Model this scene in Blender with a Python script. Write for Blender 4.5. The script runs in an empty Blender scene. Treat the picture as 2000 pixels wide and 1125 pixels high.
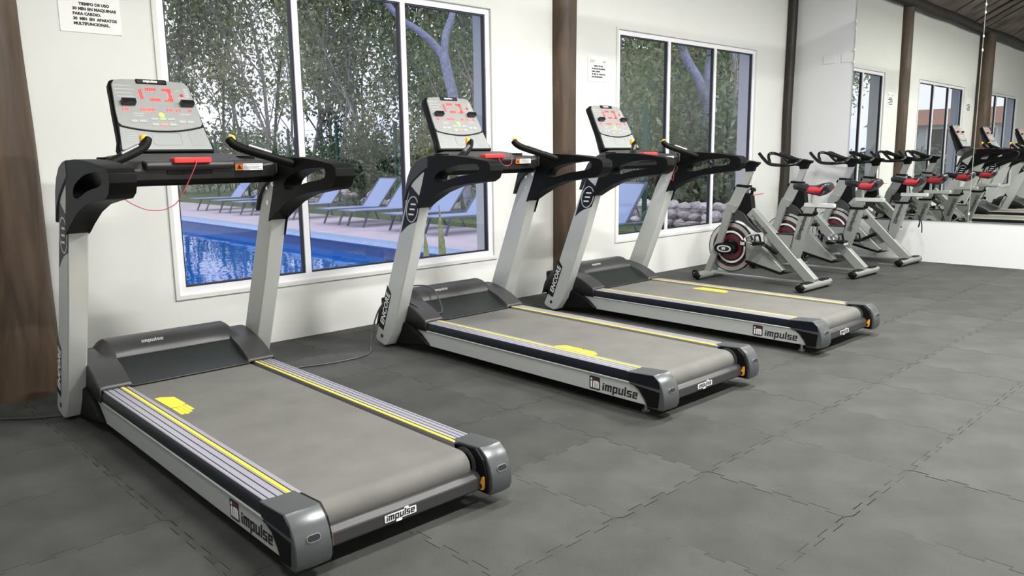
import bpy, bmesh, math, random
import numpy as np
from mathutils import Vector, Matrix
from mathutils.geometry import tessellate_polygon

scene = bpy.context.scene
COL = scene.collection
random.seed(7)
rng = np.random.default_rng(11)
PI = math.pi

# ------------------------------------------------------------------ camera
F_PX, YAW, PITCH, ROLL = 1532.1, 0.749335, 0.167207, 0.0132951
CAM_H = 1.25
def cam_axes():
    cy, sy, cp, sp = math.cos(YAW), math.sin(YAW), math.cos(PITCH), math.sin(PITCH)
    f = Vector((sy*cp, cy*cp, -sp)); r = Vector((cy, -sy, 0)); d = f.cross(r)
    c, s = math.cos(ROLL), math.sin(ROLL)
    return c*r + s*d, -s*r + c*d, f
_r, _d, _f = cam_axes()
cam_data = bpy.data.cameras.new('camera')
cam_data.sensor_width = 36.0
cam_data.lens = F_PX/2000*36.0
cam_data.clip_start = 0.05; cam_data.clip_end = 300
cam = bpy.data.objects.new('camera', cam_data)
COL.objects.link(cam)
M = Matrix((( _r.x, -_d.x, -_f.x, 0), (_r.y, -_d.y, -_f.y, 0), (_r.z, -_d.z, -_f.z, CAM_H), (0, 0, 0, 1)))
cam.matrix_world = M
scene.camera = cam

# ------------------------------------------------------------------ world, exposure
SKY_STRENGTH = 1.45
LAMP_POWER = 150.0
w = bpy.data.worlds.new('sky'); scene.world = w
w.use_nodes = True
nt = w.node_tree; nt.nodes.clear()
out = nt.nodes.new('ShaderNodeOutputWorld'); bg = nt.nodes.new('ShaderNodeBackground')
tc = nt.nodes.new('ShaderNodeTexCoord'); no = nt.nodes.new('ShaderNodeTexNoise'); rp = nt.nodes.new('ShaderNodeValToRGB')
no.inputs['Scale'].default_value = 2.2; no.inputs['Detail'].default_value = 5
rp.color_ramp.elements[0].position = 0.38; rp.color_ramp.elements[0].color = (0.66, 0.72, 1.0, 1)
rp.color_ramp.elements[1].position = 0.58; rp.color_ramp.elements[1].color = (0.94, 0.90, 1.0, 1)
nt.links.new(tc.outputs['Generated'], no.inputs['Vector']); nt.links.new(no.outputs['Fac'], rp.inputs['Fac'])
nt.links.new(rp.outputs['Color'], bg.inputs['Color']); bg.inputs['Strength'].default_value = SKY_STRENGTH
nt.links.new(bg.outputs['Background'], out.inputs['Surface'])
scene.view_settings.view_transform = 'Standard'
scene.view_settings.look = 'None'
scene.view_settings.exposure = 0.13
scene.view_settings.gamma = 1.0
scene.view_settings.use_curve_mapping = False
scene.cycles.max_bounces = 7
scene.cycles.diffuse_bounces = 3
scene.cycles.glossy_bounces = 4
scene.cycles.adaptive_threshold = 0.035
scene.cycles.transparent_max_bounces = 24
scene.cycles.sample_clamp_indirect = 6.0
scene.cycles.use_denoising = True

# ------------------------------------------------------------------ materials
def mat(name, color, rough=0.5, metal=0.0, noise=0.0, nscale=20.0, bump=0.0, bscale=60.0, emit=None, estr=1.0, objvar=0.0, spec=0.5, coat=0.0, color2=None):
    m = bpy.data.materials.new(name); m.use_nodes = True
    nt = m.node_tree; b = nt.nodes['Principled BSDF']
    c = tuple(color) + (1,)
    b.inputs['Base Color'].default_value = c
    b.inputs['Roughness'].default_value = rough
    b.inputs['Metallic'].default_value = metal
    b.inputs['Specular IOR Level'].default_value = spec
    b.inputs['Coat Weight'].default_value = coat
    tcn = None
    if noise or bump or color2:
        tcn = nt.nodes.new('ShaderNodeTexCoord')
    last = None
    if noise or color2:
        n = nt.nodes.new('ShaderNodeTexNoise'); n.inputs['Scale'].default_value = nscale; n.inputs['Detail'].default_value = 6
        nt.links.new(tcn.outputs['Object'], n.inputs['Vector'])
        r = nt.nodes.new('ShaderNodeValToRGB')
        r.color_ramp.elements[0].position = 0.3; r.color_ramp.elements[1].position = 0.7
        c2 = tuple(color2) if color2 else tuple(max(0, x*(1-noise)) for x in color)
        c1 = tuple(color) if color2 else tuple(min(1, x*(1+noise)) for x in color)
        r.color_ramp.elements[0].color = c2 + (1,); r.color_ramp.elements[1].color = c1 + (1,)
        nt.links.new(n.outputs['Fac'], r.inputs['Fac'])
        last = r.outputs['Color']
    if objvar:
        oi = nt.nodes.new('ShaderNodeObjectInfo'); mr = nt.nodes.new('ShaderNodeMapRange')
        mr.inputs['To Min'].default_value = 1-objvar; mr.inputs['To Max'].default_value = 1+objvar
        nt.links.new(oi.outputs['Random'], mr.inputs['Value'])
        mx = nt.nodes.new('ShaderNodeMix'); mx.data_type = 'RGBA'; mx.blend_type = 'MULTIPLY'
        mx.inputs['Factor'].default_value = 1
        if last: nt.links.new(last, mx.inputs['A'])
        else: mx.inputs['A'].default_value = c
        nt.links.new(mr.outputs['Result'], mx.inputs['B'])
        last = mx.outputs['Result']
    if last: nt.links.new(last, b.inputs['Base Color'])
    if bump:
        n2 = nt.nodes.new('ShaderNodeTexNoise'); n2.inputs['Scale'].default_value = bscale; n2.inputs['Detail'].default_value = 4
        nt.links.new(tcn.outputs['Object'], n2.inputs['Vector'])
        bp = nt.nodes.new('ShaderNodeBump'); bp.inputs['Strength'].default_value = bump; bp.inputs['Distance'].default_value = 0.01
        nt.links.new(n2.outputs['Fac'], bp.inputs['Height']); nt.links.new(bp.outputs['Normal'], b.inputs['Normal'])
    if emit:
        b.inputs['Emission Color'].default_value = tuple(emit) + (1,); b.inputs['Emission Strength'].default_value = estr
    return m

def wood(name, dark, light, scale=3.0):
    m = bpy.data.materials.new(name); m.use_nodes = True
    nt = m.node_tree; b = nt.nodes['Principled BSDF']
    t = nt.nodes.new('ShaderNodeTexCoord'); mp = nt.nodes.new('ShaderNodeMapping'); mp.inputs['Scale'].default_value = (1, 1, 0.16)
    n = nt.nodes.new('ShaderNodeTexNoise'); n.inputs['Scale'].default_value = scale*4; n.inputs['Detail'].default_value = 8; n.inputs['Distortion'].default_value = 0.6
    r = nt.nodes.new('ShaderNodeValToRGB'); r.color_ramp.elements[0].position = 0.32; r.color_ramp.elements[1].position = 0.72
    r.color_ramp.elements[0].color = tuple(dark) + (1,); r.color_ramp.elements[1].color = tuple(light) + (1,)
    nt.links.new(t.outputs['Object'], mp.inputs['Vector']); nt.links.new(mp.outputs['Vector'], n.inputs['Vector'])
    nt.links.new(n.outputs['Fac'], r.inputs['Fac']); nt.links.new(r.outputs['Color'], b.inputs['Base Color'])
    bp = nt.nodes.new('ShaderNodeBump'); bp.inputs['Strength'].default_value = 0.35; bp.inputs['Distance'].default_value = 0.02
    nt.links.new(n.outputs['Fac'], bp.inputs['Height']); nt.links.new(bp.outputs['Normal'], b.inputs['Normal'])
    b.inputs['Roughness'].default_value = 0.55
    return m

def leafmat(name, c1, c2, c3):
    m = bpy.data.materials.new(name); m.use_nodes = True
    nt = m.node_tree; nt.nodes.clear()
    o = nt.nodes.new('ShaderNodeOutputMaterial'); g = nt.nodes.new('ShaderNodeNewGeometry'); r = nt.nodes.new('ShaderNodeValToRGB')
    r.color_ramp.elements[0].color = tuple(c1) + (1,); r.color_ramp.elements[1].color = tuple(c3) + (1,)
    e = r.color_ramp.elements.new(0.5); e.color = tuple(c2) + (1,)
    d = nt.nodes.new('ShaderNodeBsdfDiffuse'); t = nt.nodes.new('ShaderNodeBsdfTranslucent'); mx = nt.nodes.new('ShaderNodeMixShader')
    gl = nt.nodes.new('ShaderNodeBsdfGlossy'); gl.inputs['Roughness'].default_value = 0.35; mx2 = nt.nodes.new('ShaderNodeMixShader')
    mx.inputs['Fac'].default_value = 0.35; mx2.inputs['Fac'].default_value = 0.08
    nt.links.new(g.outputs['Random Per Island'], r.inputs['Fac'])
    nt.links.new(r.outputs['Color'], d.inputs['Color']); nt.links.new(r.outputs['Color'], t.inputs['Color'])
    nt.links.new(d.outputs[0], mx.inputs[1]); nt.links.new(t.outputs[0], mx.inputs[2])
    nt.links.new(mx.outputs[0], mx2.inputs[1]); nt.links.new(gl.outputs[0], mx2.inputs[2])
    nt.links.new(mx2.outputs[0], o.inputs['Surface'])
    return m

def glassmat(name, tint=(0.93, 0.97, 0.96), refl=1.0):
    m = bpy.data.materials.new(name); m.use_nodes = True
    nt = m.node_tree; nt.nodes.clear()
    o = nt.nodes.new('ShaderNodeOutputMaterial'); tr = nt.nodes.new('ShaderNodeBsdfTransparent'); gl = nt.nodes.new('ShaderNodeBsdfGlossy')
    fr = nt.nodes.new('ShaderNodeFresnel'); mx = nt.nodes.new('ShaderNodeMixShader')
    tr.inputs['Color'].default_value = tuple(tint) + (1,); gl.inputs['Roughness'].default_value = 0.0; fr.inputs['IOR'].default_value = 1.72
    nt.links.new(fr.outputs[0], mx.inputs['Fac']); nt.links.new(tr.outputs[0], mx.inputs[1]); nt.links.new(gl.outputs[0], mx.inputs[2])
    nt.links.new(mx.outputs[0], o.inputs['Surface'])
    return m

def s2l(r, g, b):
    f = lambda v: (v/255/12.92) if v/255 <= 0.04045 else ((v/255+0.055)/1.055)**2.4
    return (f(r), f(g), f(b))

MT = dict(
    wall=mat('white_plaster', (0.735, 0.745, 0.715), 0.85, bump=0.12, bscale=9, noise=0.015, nscale=3),
    wallr=mat('white_paint', (0.72, 0.73, 0.73), 0.8, bump=0.05, bscale=12),
    rubber=mat('rubber_mat', (0.053, 0.055, 0.050), 0.7, noise=0.25, nscale=4, bump=0.4, bscale=260, objvar=0.13, spec=0.3),
    slab=mat('rubber_underlay', (0.02, 0.02, 0.02), 0.9),
    frame=mat('white_aluminium', (0.86, 0.86, 0.9), 0.4),
    gasket=mat('black_gasket', (0.012, 0.014, 0.022), 0.5),
    glass=glassmat('window_glass'),
    mirror=mat('mirror_silver', (0.88, 0.90, 0.87), 0.0, metal=1.0),
    log=wood('brown_log', (0.04, 0.024, 0.013), (0.105, 0.066, 0.038)),
    logdark=wood('dark_log', (0.008, 0.005, 0.003), (0.035, 0.022, 0.014)),
    thatch=mat('dark_thatch', (0.20, 0.165, 0.14), 0.9, noise=0.4, nscale=2.5, bump=0.6, bscale=30),
    rafter=wood('dark_rafter', (0.006, 0.005, 0.004), (0.04, 0.033, 0.028)),
    silver=mat('silver_paint', (0.57, 0.585, 0.565), 0.36, metal=0.25, bump=0.03, bscale=500),
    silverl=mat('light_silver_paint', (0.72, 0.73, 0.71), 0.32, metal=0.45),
    bikegrey=mat('bike_silver_paint', (0.30, 0.315, 0.295), 0.34, metal=0.3),
    cap=mat('grey_cap', (0.085, 0.093, 0.095), 0.28, metal=0.25, bump=0.03, bscale=400),
    hood=mat('charcoal_hood', (0.032, 0.032, 0.033), 0.4, bump=0.05, bscale=500),
    recess=mat('green_grey_recess', (0.012, 0.0155, 0.0145), 0.42, spec=0.3, bump=0.05, bscale=500),
    blk=mat('black_plastic', (0.0035, 0.004, 0.004), 0.5, spec=0.16, bump=0.06, bscale=600),
    blkg=mat('black_gloss', (0.008, 0.008, 0.009), 0.18),
    navy=mat('blue_black_rail', (0.005, 0.007, 0.012), 0.4, spec=0.25),
    belt=mat('belt', (0.14, 0.139, 0.127), 0.6, noise=0.10, nscale=6, bump=0.25, bscale=500, spec=0.3),
    rail=mat('lilac_grey_rail', (0.42, 0.41, 0.475), 0.33, metal=0.4),
    raild=mat('rail_groove', (0.03, 0.03, 0.04), 0.5),
    yel=mat('yellow_paint', (0.86, 0.70, 0.03), 0.45),
    tan=mat('pale_yellow_line', (0.78, 0.62, 0.22), 0.4),
    orange=mat('orange_yellow', (0.85, 0.36, 0.02), 0.35),
    panel=mat('grey_panel', (0.27, 0.28, 0.27), 0.3, noise=0.03, nscale=30),
    panel2=mat('grey_lower_panel', (0.29, 0.31, 0.305), 0.25),
    panel3=mat('grey_button', (0.36, 0.37, 0.365), 0.4),
    led=mat('red_led', (0.3, 0.004, 0.006), 0.4, emit=(1.0, 0.02, 0.03), estr=0.9),
    ledhalo=mat('pink_led_halo', (0.48, 0.24, 0.235), 0.35),  # pink colour standing in for the glow around the red LEDs
    green=mat('green_button', (0.25, 0.7, 0.25), 0.4),
    pink=mat('red_button', (0.85, 0.25, 0.22), 0.4),
    red=mat('red_plastic', (0.72, 0.035, 0.03), 0.35),
    cordred=mat('red_cord', (0.55, 0.08, 0.09), 0.5),
    chrome=mat('chrome', (0.85, 0.85, 0.85), 0.12, metal=1.0),
    steel=mat('brushed_steel', (0.6, 0.6, 0.58), 0.3, metal=0.9),
    glassedge=mat('glass_edge', (0.42, 0.46, 0.44), 0.3),
    white=mat('white_print', (0.85, 0.85, 0.85), 0.5),
    paper=mat('white_paper', (0.84, 0.84, 0.82), 0.55),
    ink=mat('black_ink', (0.02, 0.02, 0.022), 0.6),
    inkg=mat('grey_ink', (0.22, 0.22, 0.24), 0.6),
    maroon=mat('maroon', (0.11, 0.012, 0.018), 0.35),
    cordblk=mat('grey_cable', (0.06, 0.06, 0.06), 0.35),
    seatred=mat('red_vinyl', (0.62, 0.03, 0.045), 0.35),
    seatblk=mat('black_vinyl', (0.012, 0.013, 0.016), 0.32),
    deck=mat('pool_deck', (0.62, 0.55, 0.62), 0.8, noise=0.08, nscale=2, bump=0.1, bscale=40),
    coping=mat('pool_coping', (0.34, 0.47, 0.72), 0.5, noise=0.08, nscale=6),
    mosaic=mat('pool_mosaic', (0.012, 0.10, 0.36), 0.3, noise=0.35, nscale=40),
    grass=mat('grass', (0.09, 0.15, 0.05), 0.9, noise=0.4, nscale=6, bump=0.5, bscale=60),
    soil=mat('leaf_litter', (0.11, 0.10, 0.08), 0.9, noise=0.4, nscale=4),
    sling=mat('blue_grey_sling', (0.33, 0.42, 0.66), 0.65, bump=0.05, bscale=400),
    lframe=mat('slate_frame', (0.12, 0.145, 0.19), 0.4, metal=0.3),
    bark=mat('pale_bark', (0.36, 0.35, 0.35), 0.9, noise=0.35, nscale=9, bump=0.4, bscale=14),
    barkd=mat('brown_bark', (0.13, 0.115, 0.11), 0.9, noise=0.35, nscale=9),
    barkb=mat('blue_grey_bark', (0.34, 0.36, 0.50), 0.9, noise=0.25, nscale=12, bump=0.4, bscale=20),
    fence=mat('green_post', (0.02, 0.09, 0.065), 0.5),
    rock=mat('limestone', (0.62, 0.56, 0.57), 0.9, noise=0.25, nscale=5, bump=0.6, bscale=8, objvar=0.22),
    house=mat('white_house', (0.62, 0.62, 0.68), 0.8),
    roof=mat('terracotta', (0.35, 0.16, 0.10), 0.8),
    leafA=leafmat('leaves_mid', (0.12, 0.18, 0.07), (0.23, 0.31, 0.12), (0.40, 0.46, 0.24)),
    leafB=leafmat('leaves_dark', (0.055, 0.10, 0.055), (0.11, 0.175, 0.095), (0.22, 0.29, 0.16)),
    leafC=leafmat('leaves_olive', (0.23, 0.26, 0.11), (0.35, 0.38, 0.18), (0.48, 0.49, 0.26)),
    succ=mat('sansevieria', (0.36, 0.40, 0.18), 0.5, noise=0.35, nscale=25),
    lamp=mat('lamp_diffuser', (0.9, 0.9, 0.9), 0.5, emit=(1, 1, 0.97), estr=3.0),
)
def watermat():
    m = mat('pool_water', (0.002, 0.135, 0.50), 0.02)
    nt = m.node_tree; b = nt.nodes['Principled BSDF']; b.inputs['IOR'].default_value = 1.2; b.inputs['Specular IOR Level'].default_value = 0.3
    t = nt.nodes.new('ShaderNodeTexCoord'); mp = nt.nodes.new('ShaderNodeMapping'); mp.inputs['Scale'].default_value = (1.0, 1.0, 1)
    n = nt.nodes.new('ShaderNodeTexNoise'); n.inputs['Scale'].default_value = 1.6; n.inputs['Detail'].default_value = 2
    bp = nt.nodes.new('ShaderNodeBump'); bp.inputs['Strength'].default_value = 0.12; bp.inputs['Distance'].default_value = 0.05
    nt.links.new(t.outputs['Object'], mp.inputs['Vector']); nt.links.new(mp.outputs['Vector'], n.inputs['Vector'])
    nt.links.new(n.outputs['Fac'], bp.inputs['Height']); nt.links.new(bp.outputs['Normal'], b.inputs['Normal'])
    return m
MT['water'] = watermat()

# ------------------------------------------------------------------ mesh helpers
class MB:
    def __init__(s): s.v = []; s.f = []
    def add(s, vs, fs):
        o = len(s.v); s.v += [tuple(v) for v in vs]; s.f += [tuple(i+o for i in f) for f in fs]; return s
    def box(s, x0, x1, y0, y1, z0, z1):
        return s.add([(x0,y0,z0),(x1,y0,z0),(x1,y1,z0),(x0,y1,z0),(x0,y0,z1),(x1,y0,z1),(x1,y1,z1),(x0,y1,z1)],
                     [(0,3,2,1),(4,5,6,7),(0,1,5,4),(1,2,6,5),(2,3,7,6),(3,0,4,7)])
    def prism(s, poly, a, b, axis='x', holes=()):
        rings = [list(poly)] + [list(h) for h in holes]
        def P(p, t):
            return {'x': (t, p[0], p[1]), 'y': (p[0], t, p[1]), 'z': (p[0], p[1], t)}[axis]
        flat = [p for r in rings for p in r]; n = len(flat)
        vs = [P(p, a) for p in flat] + [P(p, b) for p in flat]; fs = []
        if len(rings) == 1:
            fs += [tuple(range(n)), tuple(range(2*n-1, n-1, -1))]
        else:
            tr = tessellate_polygon([[Vector((p[0], p[1], 0)) for p in r] for r in rings])
            fs += [tuple(t) for t in tr] + [tuple(i+n for i in reversed(t)) for t in tr]
        o = 0
        for r in rings:
            k = len(r)
            for i in range(k):
                j = (i+1) % k; fs.append((o+i, o+j, n+o+j, n+o+i))
            o += k
        return s.add(vs, fs)
    def tube(s, pts, rad, n=10, cap=True, sq=None):
        pts = [Vector(p) for p in pts]; m = len(pts)
        if not hasattr(rad, '__len__'): rad = [rad]*m
        T = []
        for i in range(m):
            t = (pts[min(i+1, m-1)]-pts[max(i-1, 0)]); T.append(t.normalized())
        up = Vector((0, 0, 1)) if abs(T[0].z) < 0.9 else Vector((1, 0, 0))
        u = T[0].cross(up).normalized(); vs = []
        for i in range(m):
            u = (u - T[i]*u.dot(T[i])).normalized(); v = T[i].cross(u)
            for k in range(n):
                a = 2*PI*k/n
                vs.append(pts[i]+rad[i]*(math.cos(a)*u+math.sin(a)*v))
        fs = []
        for i in range(m-1):
            for k in range(n):
                k2 = (k+1) % n; fs.append((i*n+k, i*n+k2, (i+1)*n+k2, (i+1)*n+k))
        if cap: fs += [tuple(range(n-1, -1, -1)), tuple((m-1)*n+k for k in range(n))]
        return s.add(vs, fs)
    def bar(s, a, b, w, h, up=(1, 0, 0)):
        # rectangular bar from a to b; w measured along 'up'
        a = Vector(a); b = Vector(b); t = (b-a).normalized(); u = Vector(up); u = (u-t*u.dot(t)).normalized(); v = t.cross(u)
        vs = [p+sx*u*w/2+sy*v*h/2 for p in (a, b) for sx, sy in ((-1,-1),(1,-1),(1,1),(-1,1))]
        return s.add(vs, [(3,2,1,0),(4,5,6,7),(0,1,5,4),(1,2,6,5),(2,3,7,6),(3,0,4,7)])
    def disc(s, c, axis, r0, r1, h0, h1, n=40):
        # ring / disc along axis 'x','y','z' from h0 to h1 (relative to c)
        def P(r, a, h):
            p, q = r*math.cos(a), r*math.sin(a)
            d = {'x': (h, p, q), 'y': (p, h, q), 'z': (p, q, h)}[axis]
            return (c[0]+d[0], c[1]+d[1], c[2]+d[2])
        A = [2*PI*k/n for k in range(n)]
        if r0 <= 0:
            vs = [P(r1, a, h0) for a in A] + [P(r1, a, h1) for a in A]
            fs = [tuple(range(n)), tuple(range(2*n-1, n-1, -1))] + [(k, (k+1) % n, n+(k+1) % n, n+k) for k in range(n)]
        else:
            vs = [P(r0, a, h0) for a in A] + [P(r1, a, h0) for a in A] + [P(r1, a, h1) for a in A] + [P(r0, a, h1) for a in A]
            fs = []
            for q in range(4):
                q2 = (q+1) % 4
                fs += [(q*n+k, q*n+(k+1) % n, q2*n+(k+1) % n, q2*n+k) for k in range(n)]
        return s.add(vs, fs)
    def loft(s, secs, closed=True, cap=True):
        n = len(secs[0]); vs = [p for q in secs for p in q]; fs = []
        for i in range(len(secs)-1):
            for k in range(n if closed else n-1):
                k2 = (k+1) % n; fs.append((i*n+k, i*n+k2, (i+1)*n+k2, (i+1)*n+k))
        if cap: fs += [tuple(range(n-1, -1, -1)), tuple((len(secs)-1)*n+k for k in range(n))]
        return s.add(vs, fs)
    def xf(s, Mx):
        s.v = [tuple(Mx @ Vector(v)) for v in s.v]; return s
    def mesh(s, name, m=None, smooth=None, recalc=True):
        me = bpy.data.meshes.new(name); me.from_pydata(s.v, [], s.f); me.update()
        if recalc:
            b = bmesh.new(); b.from_mesh(me); bmesh.ops.recalc_face_normals(b, faces=b.faces); b.to_mesh(me); b.free()
        if m: me.materials.append(m)
        if smooth:
            me.polygons.foreach_set('use_smooth', [True]*len(me.polygons))
            me.set_sharp_from_angle(angle=math.radians(smooth))
        return me
    def build(s, name, m, parent=None, smooth=None, bevel=0, seg=2, recalc=True):
        me = s.mesh(name, m, smooth or (35 if bevel else None), recalc)
        return obj(name, me, parent, bevel, seg)

def obj(name, me, parent=None, bevel=0, seg=2, loc=None, rotz=None):
    o = bpy.data.objects.new(name, me); COL.objects.link(o)
    if parent: o.parent = parent
    if bevel:
        md = o.modifiers.new('bevel', 'BEVEL'); md.width = bevel; md.segments = seg; md.limit_method = 'ANGLE'; md.angle_limit = math.radians(32)
        md.harden_normals = False
    if loc: o.location = loc
    if rotz: o.rotation_euler = (0, 0, rotz)
    return o
def tag(o, label=None, cat=None, group=None, kind=None):
    if label: o['label'] = label
    if cat: o['category'] = cat
    if group: o['group'] = group
    if kind: o['kind'] = kind
    return o
def empty(name, loc=(0, 0, 0), rotz=0):
    o = bpy.data.objects.new(name, None); COL.objects.link(o); o.location = loc; o.rotation_euler = (0, 0, rotz); o.empty_display_size = 0.1; return o
def copy_tree(o, parent=None):
    c = o.copy(); COL.objects.link(c); c.parent = parent
    for ch in list(o.children): copy_tree(ch, c)
    return c
def smoothpts(pts, sub=6):
    P = [Vector(p) for p in pts]; out = []
    for i in range(len(P)-1):
        p0 = P[max(i-1, 0)]; p1 = P[i]; p2 = P[i+1]; p3 = P[min(i+2, len(P)-1)]
        for k in range(sub):
            t = k/sub
            out.append(0.5*((2*p1)+(p2-p0)*t+(2*p0-5*p1+4*p2-p3)*t*t+(-p0+3*p1-3*p2+p3)*t**3))
    out.append(P[-1]); return out
def smooth2(poly, sub=4):
    n = len(poly); out = []
    for i in range(n):
        p0, p1, p2, p3 = (Vector((*poly[(i+k-1) % n], 0)) for k in range(4))
        for k in range(sub):
            t = k/sub
            q = 0.5*((2*p1)+(p2-p0)*t+(2*p0-5*p1+4*p2-p3)*t*t+(-p0+3*p1-3*p2+p3)*t**3)
            out.append((q.x, q.y))
    return out
def rrect(x0, x1, y0, y1, r, n=5):
    out = []
    for cx, cy, a0 in ((x1-r, y1-r, 0), (x0+r, y1-r, 90), (x0+r, y0+r, 180), (x1-r, y0+r, 270)):
        for k in range(n+1):
            a = math.radians(a0+90*k/n); out.append((cx+r*math.cos(a), cy+r*math.sin(a)))
    return out
def text_mb(body, size=0.1, bold=0.0, shear=0.0, align='LEFT', depth=0.0006, spacing=1.0):
    cu = bpy.data.curves.new('txt', 'FONT'); cu.body = body; cu.size = size; cu.offset = bold; cu.shear = shear
    cu.align_x = align; cu.extrude = depth; cu.space_character = spacing; cu.resolution_u = 2
    o = bpy.data.objects.new('txt', cu); COL.objects.link(o); bpy.context.view_layer.update()
    me = bpy.data.meshes.new_from_object(o.evaluated_get(bpy.context.evaluated_depsgraph_get()))
    mb = MB().add([tuple(v.co) for v in me.vertices], [tuple(p.vertices) for p in me.polygons])
    bpy.data.objects.remove(o); bpy.data.meshes.remove(me); bpy.data.curves.remove(cu)
    return mb
GL = {'i': (0.36, [(0,0,.3,.8),(0,.92,.3,1.15)]), 'm': (1.36, [(0,0,.3,1),(.5,0,.8,1),(1,0,1.3,1),(0,.74,1.3,1)]),
      'p': (0.98, [(0,-.36,.3,1),(0,.76,.92,1),(0,0,.92,.24),(.62,0,.92,1)]), 'u': (0.98, [(0,0,.3,1),(.62,0,.92,1),(0,0,.92,.24)]),
      'l': (0.36, [(0,0,.3,1.36)]), 's': (0.94, [(0,.79,.88,1),(0,.4,.3,1),(0,.4,.88,.6),(.58,0,.88,.6),(0,0,.88,.21)]),
      'e': (0.94, [(0,0,.3,1),(0,.79,.88,1),(.58,.4,.88,1),(0,.4,.88,.58),(0,0,.88,.21)])}
def wordmark(h, depth=0.0008, shear=0.12):
    # block lettering 'impulse' in the xy plane, x-height h, starting at the origin
    mb = MB(); x = 0
    for ch in 'impulse':
        wd, rs = GL[ch]
        for (a, b, c, d) in rs:
            q = [(a, b), (c, b), (c, d), (a, d)]
            mb.prism([((x+px+shear*py)*h, py*h) for px, py in q], 0, depth, 'z')
        x += wd+0.12
    return mb, (x-0.12)*h
def frame_mx(origin, xd, yd):
    xd = Vector(xd).normalized(); yd = Vector(yd).normalized(); zd = xd.cross(yd)
    return Matrix(((xd.x, yd.x, zd.x, origin[0]), (xd.y, yd.y, zd.y, origin[1]), (xd.z, yd.z, zd.z, origin[2]), (0, 0, 0, 1)))
# ------------------------------------------------------------------ lamps of the room
def lamp(x, y, z, power, lab):
    t = empty('ceiling_lamp', (x, y, z))
    tag(t, lab, 'lamp', 'hanging lamps over the gym floor')
    MB().prism(rrect(-0.62, 0.62, -0.17, 0.17, 0.03), 0.012, 0.06, 'z').build('housing', MT['frame'], t)
    MB().box(-0.58, 0.58, -0.14, 0.14, 0.004, 0.012).build('diffuser', MT['lamp'], t)
    for sx in (-0.5, 0.5):
        MB().tube([(sx, 0, 0.06), (sx, 0, 1.1)], 0.004, 6).build('suspension_wire', MT['steel'], t)
    ld = bpy.data.lights.new('lamp_light', 'AREA'); ld.shape = 'RECTANGLE'; ld.size = 0.8; ld.size_y = 0.2; ld.energy = power; ld.color = (1.0, 0.985, 0.95)
    lo = bpy.data.objects.new('lamp_light', ld); COL.objects.link(lo); lo.parent = t; lo.location = (0, 0, 0)

for i, (x, y, p) in enumerate([(1.9, 2.1, 0.45), (5.0, 2.1, 0.8), (8.0, 2.1, 0.42), (-0.3, -0.4, 0.95), (3.7, -0.4, 1.95), (7.0, -0.4, 1.25)]):
    lamp(x, y, 3.3 if y > 1 else 4.2, LAMP_POWER*p, 'white lamp hanging above '+('the nearest treadmill', 'the farthest treadmill', 'the spin bikes', 'the left of the open floor', 'the middle of the open floor', 'the right of the open floor')[i])

# ------------------------------------------------------------------ room shell
YW = 5.0            # inner face of the window wall
WT = 0.22           # wall thickness
ZB, ZT = 0.405, 2.43
WINS = {1: (1.79, 4.445, [2.70, 3.585]), 2: (6.085, 8.62, [6.93, 7.785]), 3: (-2.51, 0.145, [-1.6, -0.715])}
XL = -4.2
XR0, DEL = 9.46, math.radians(1.5)       # right wall passes (XR0, 3.5), turned by DEL
holes = [[(a, ZB), (b, ZB), (b, ZT), (a, ZT)] for a, b, _ in WINS.values()]
wall = MB().prism([(XL-0.2, -0.2), (9.42, -0.2), (9.42, 3.75), (XL-0.2, 3.75)], YW, YW+WT, 'y', holes).build('wall_back', MT['wall'])
tag(wall, kind='structure')
RIDGE_Y, RIDGE_Z, EAVE_Z = 0.6, 5.9, 3.6
def right_pt(y): return XR0 - math.tan(DEL)*(y-3.5)
wr = MB().prism([(-7.0, -0.2), (1.9, -0.2), (1.9, 3.5), (-2.9, 6.2), (-7.0, 3.7)], 0, 0.2, 'x').build('wall_right', MT['wallr'])
wr.location = (XR0, 3.5, 0); wr.rotation_euler = (0, 0, DEL); tag(wr, kind='structure')
wl = MB().prism([(-3.4, -0.2), (YW, -0.2), (YW, 3.6), (RIDGE_Y, 6.1), (-3.4, 3.9)], XL-0.2, XL, 'x').build('wall_left', MT['wall']); tag(wl, kind='structure')
wf = MB().box(XL-0.2, 9.85, -3.4, -3.2, -0.2, 3.9).build('wall_front', MT['wall']); tag(wf, kind='structure')

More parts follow.
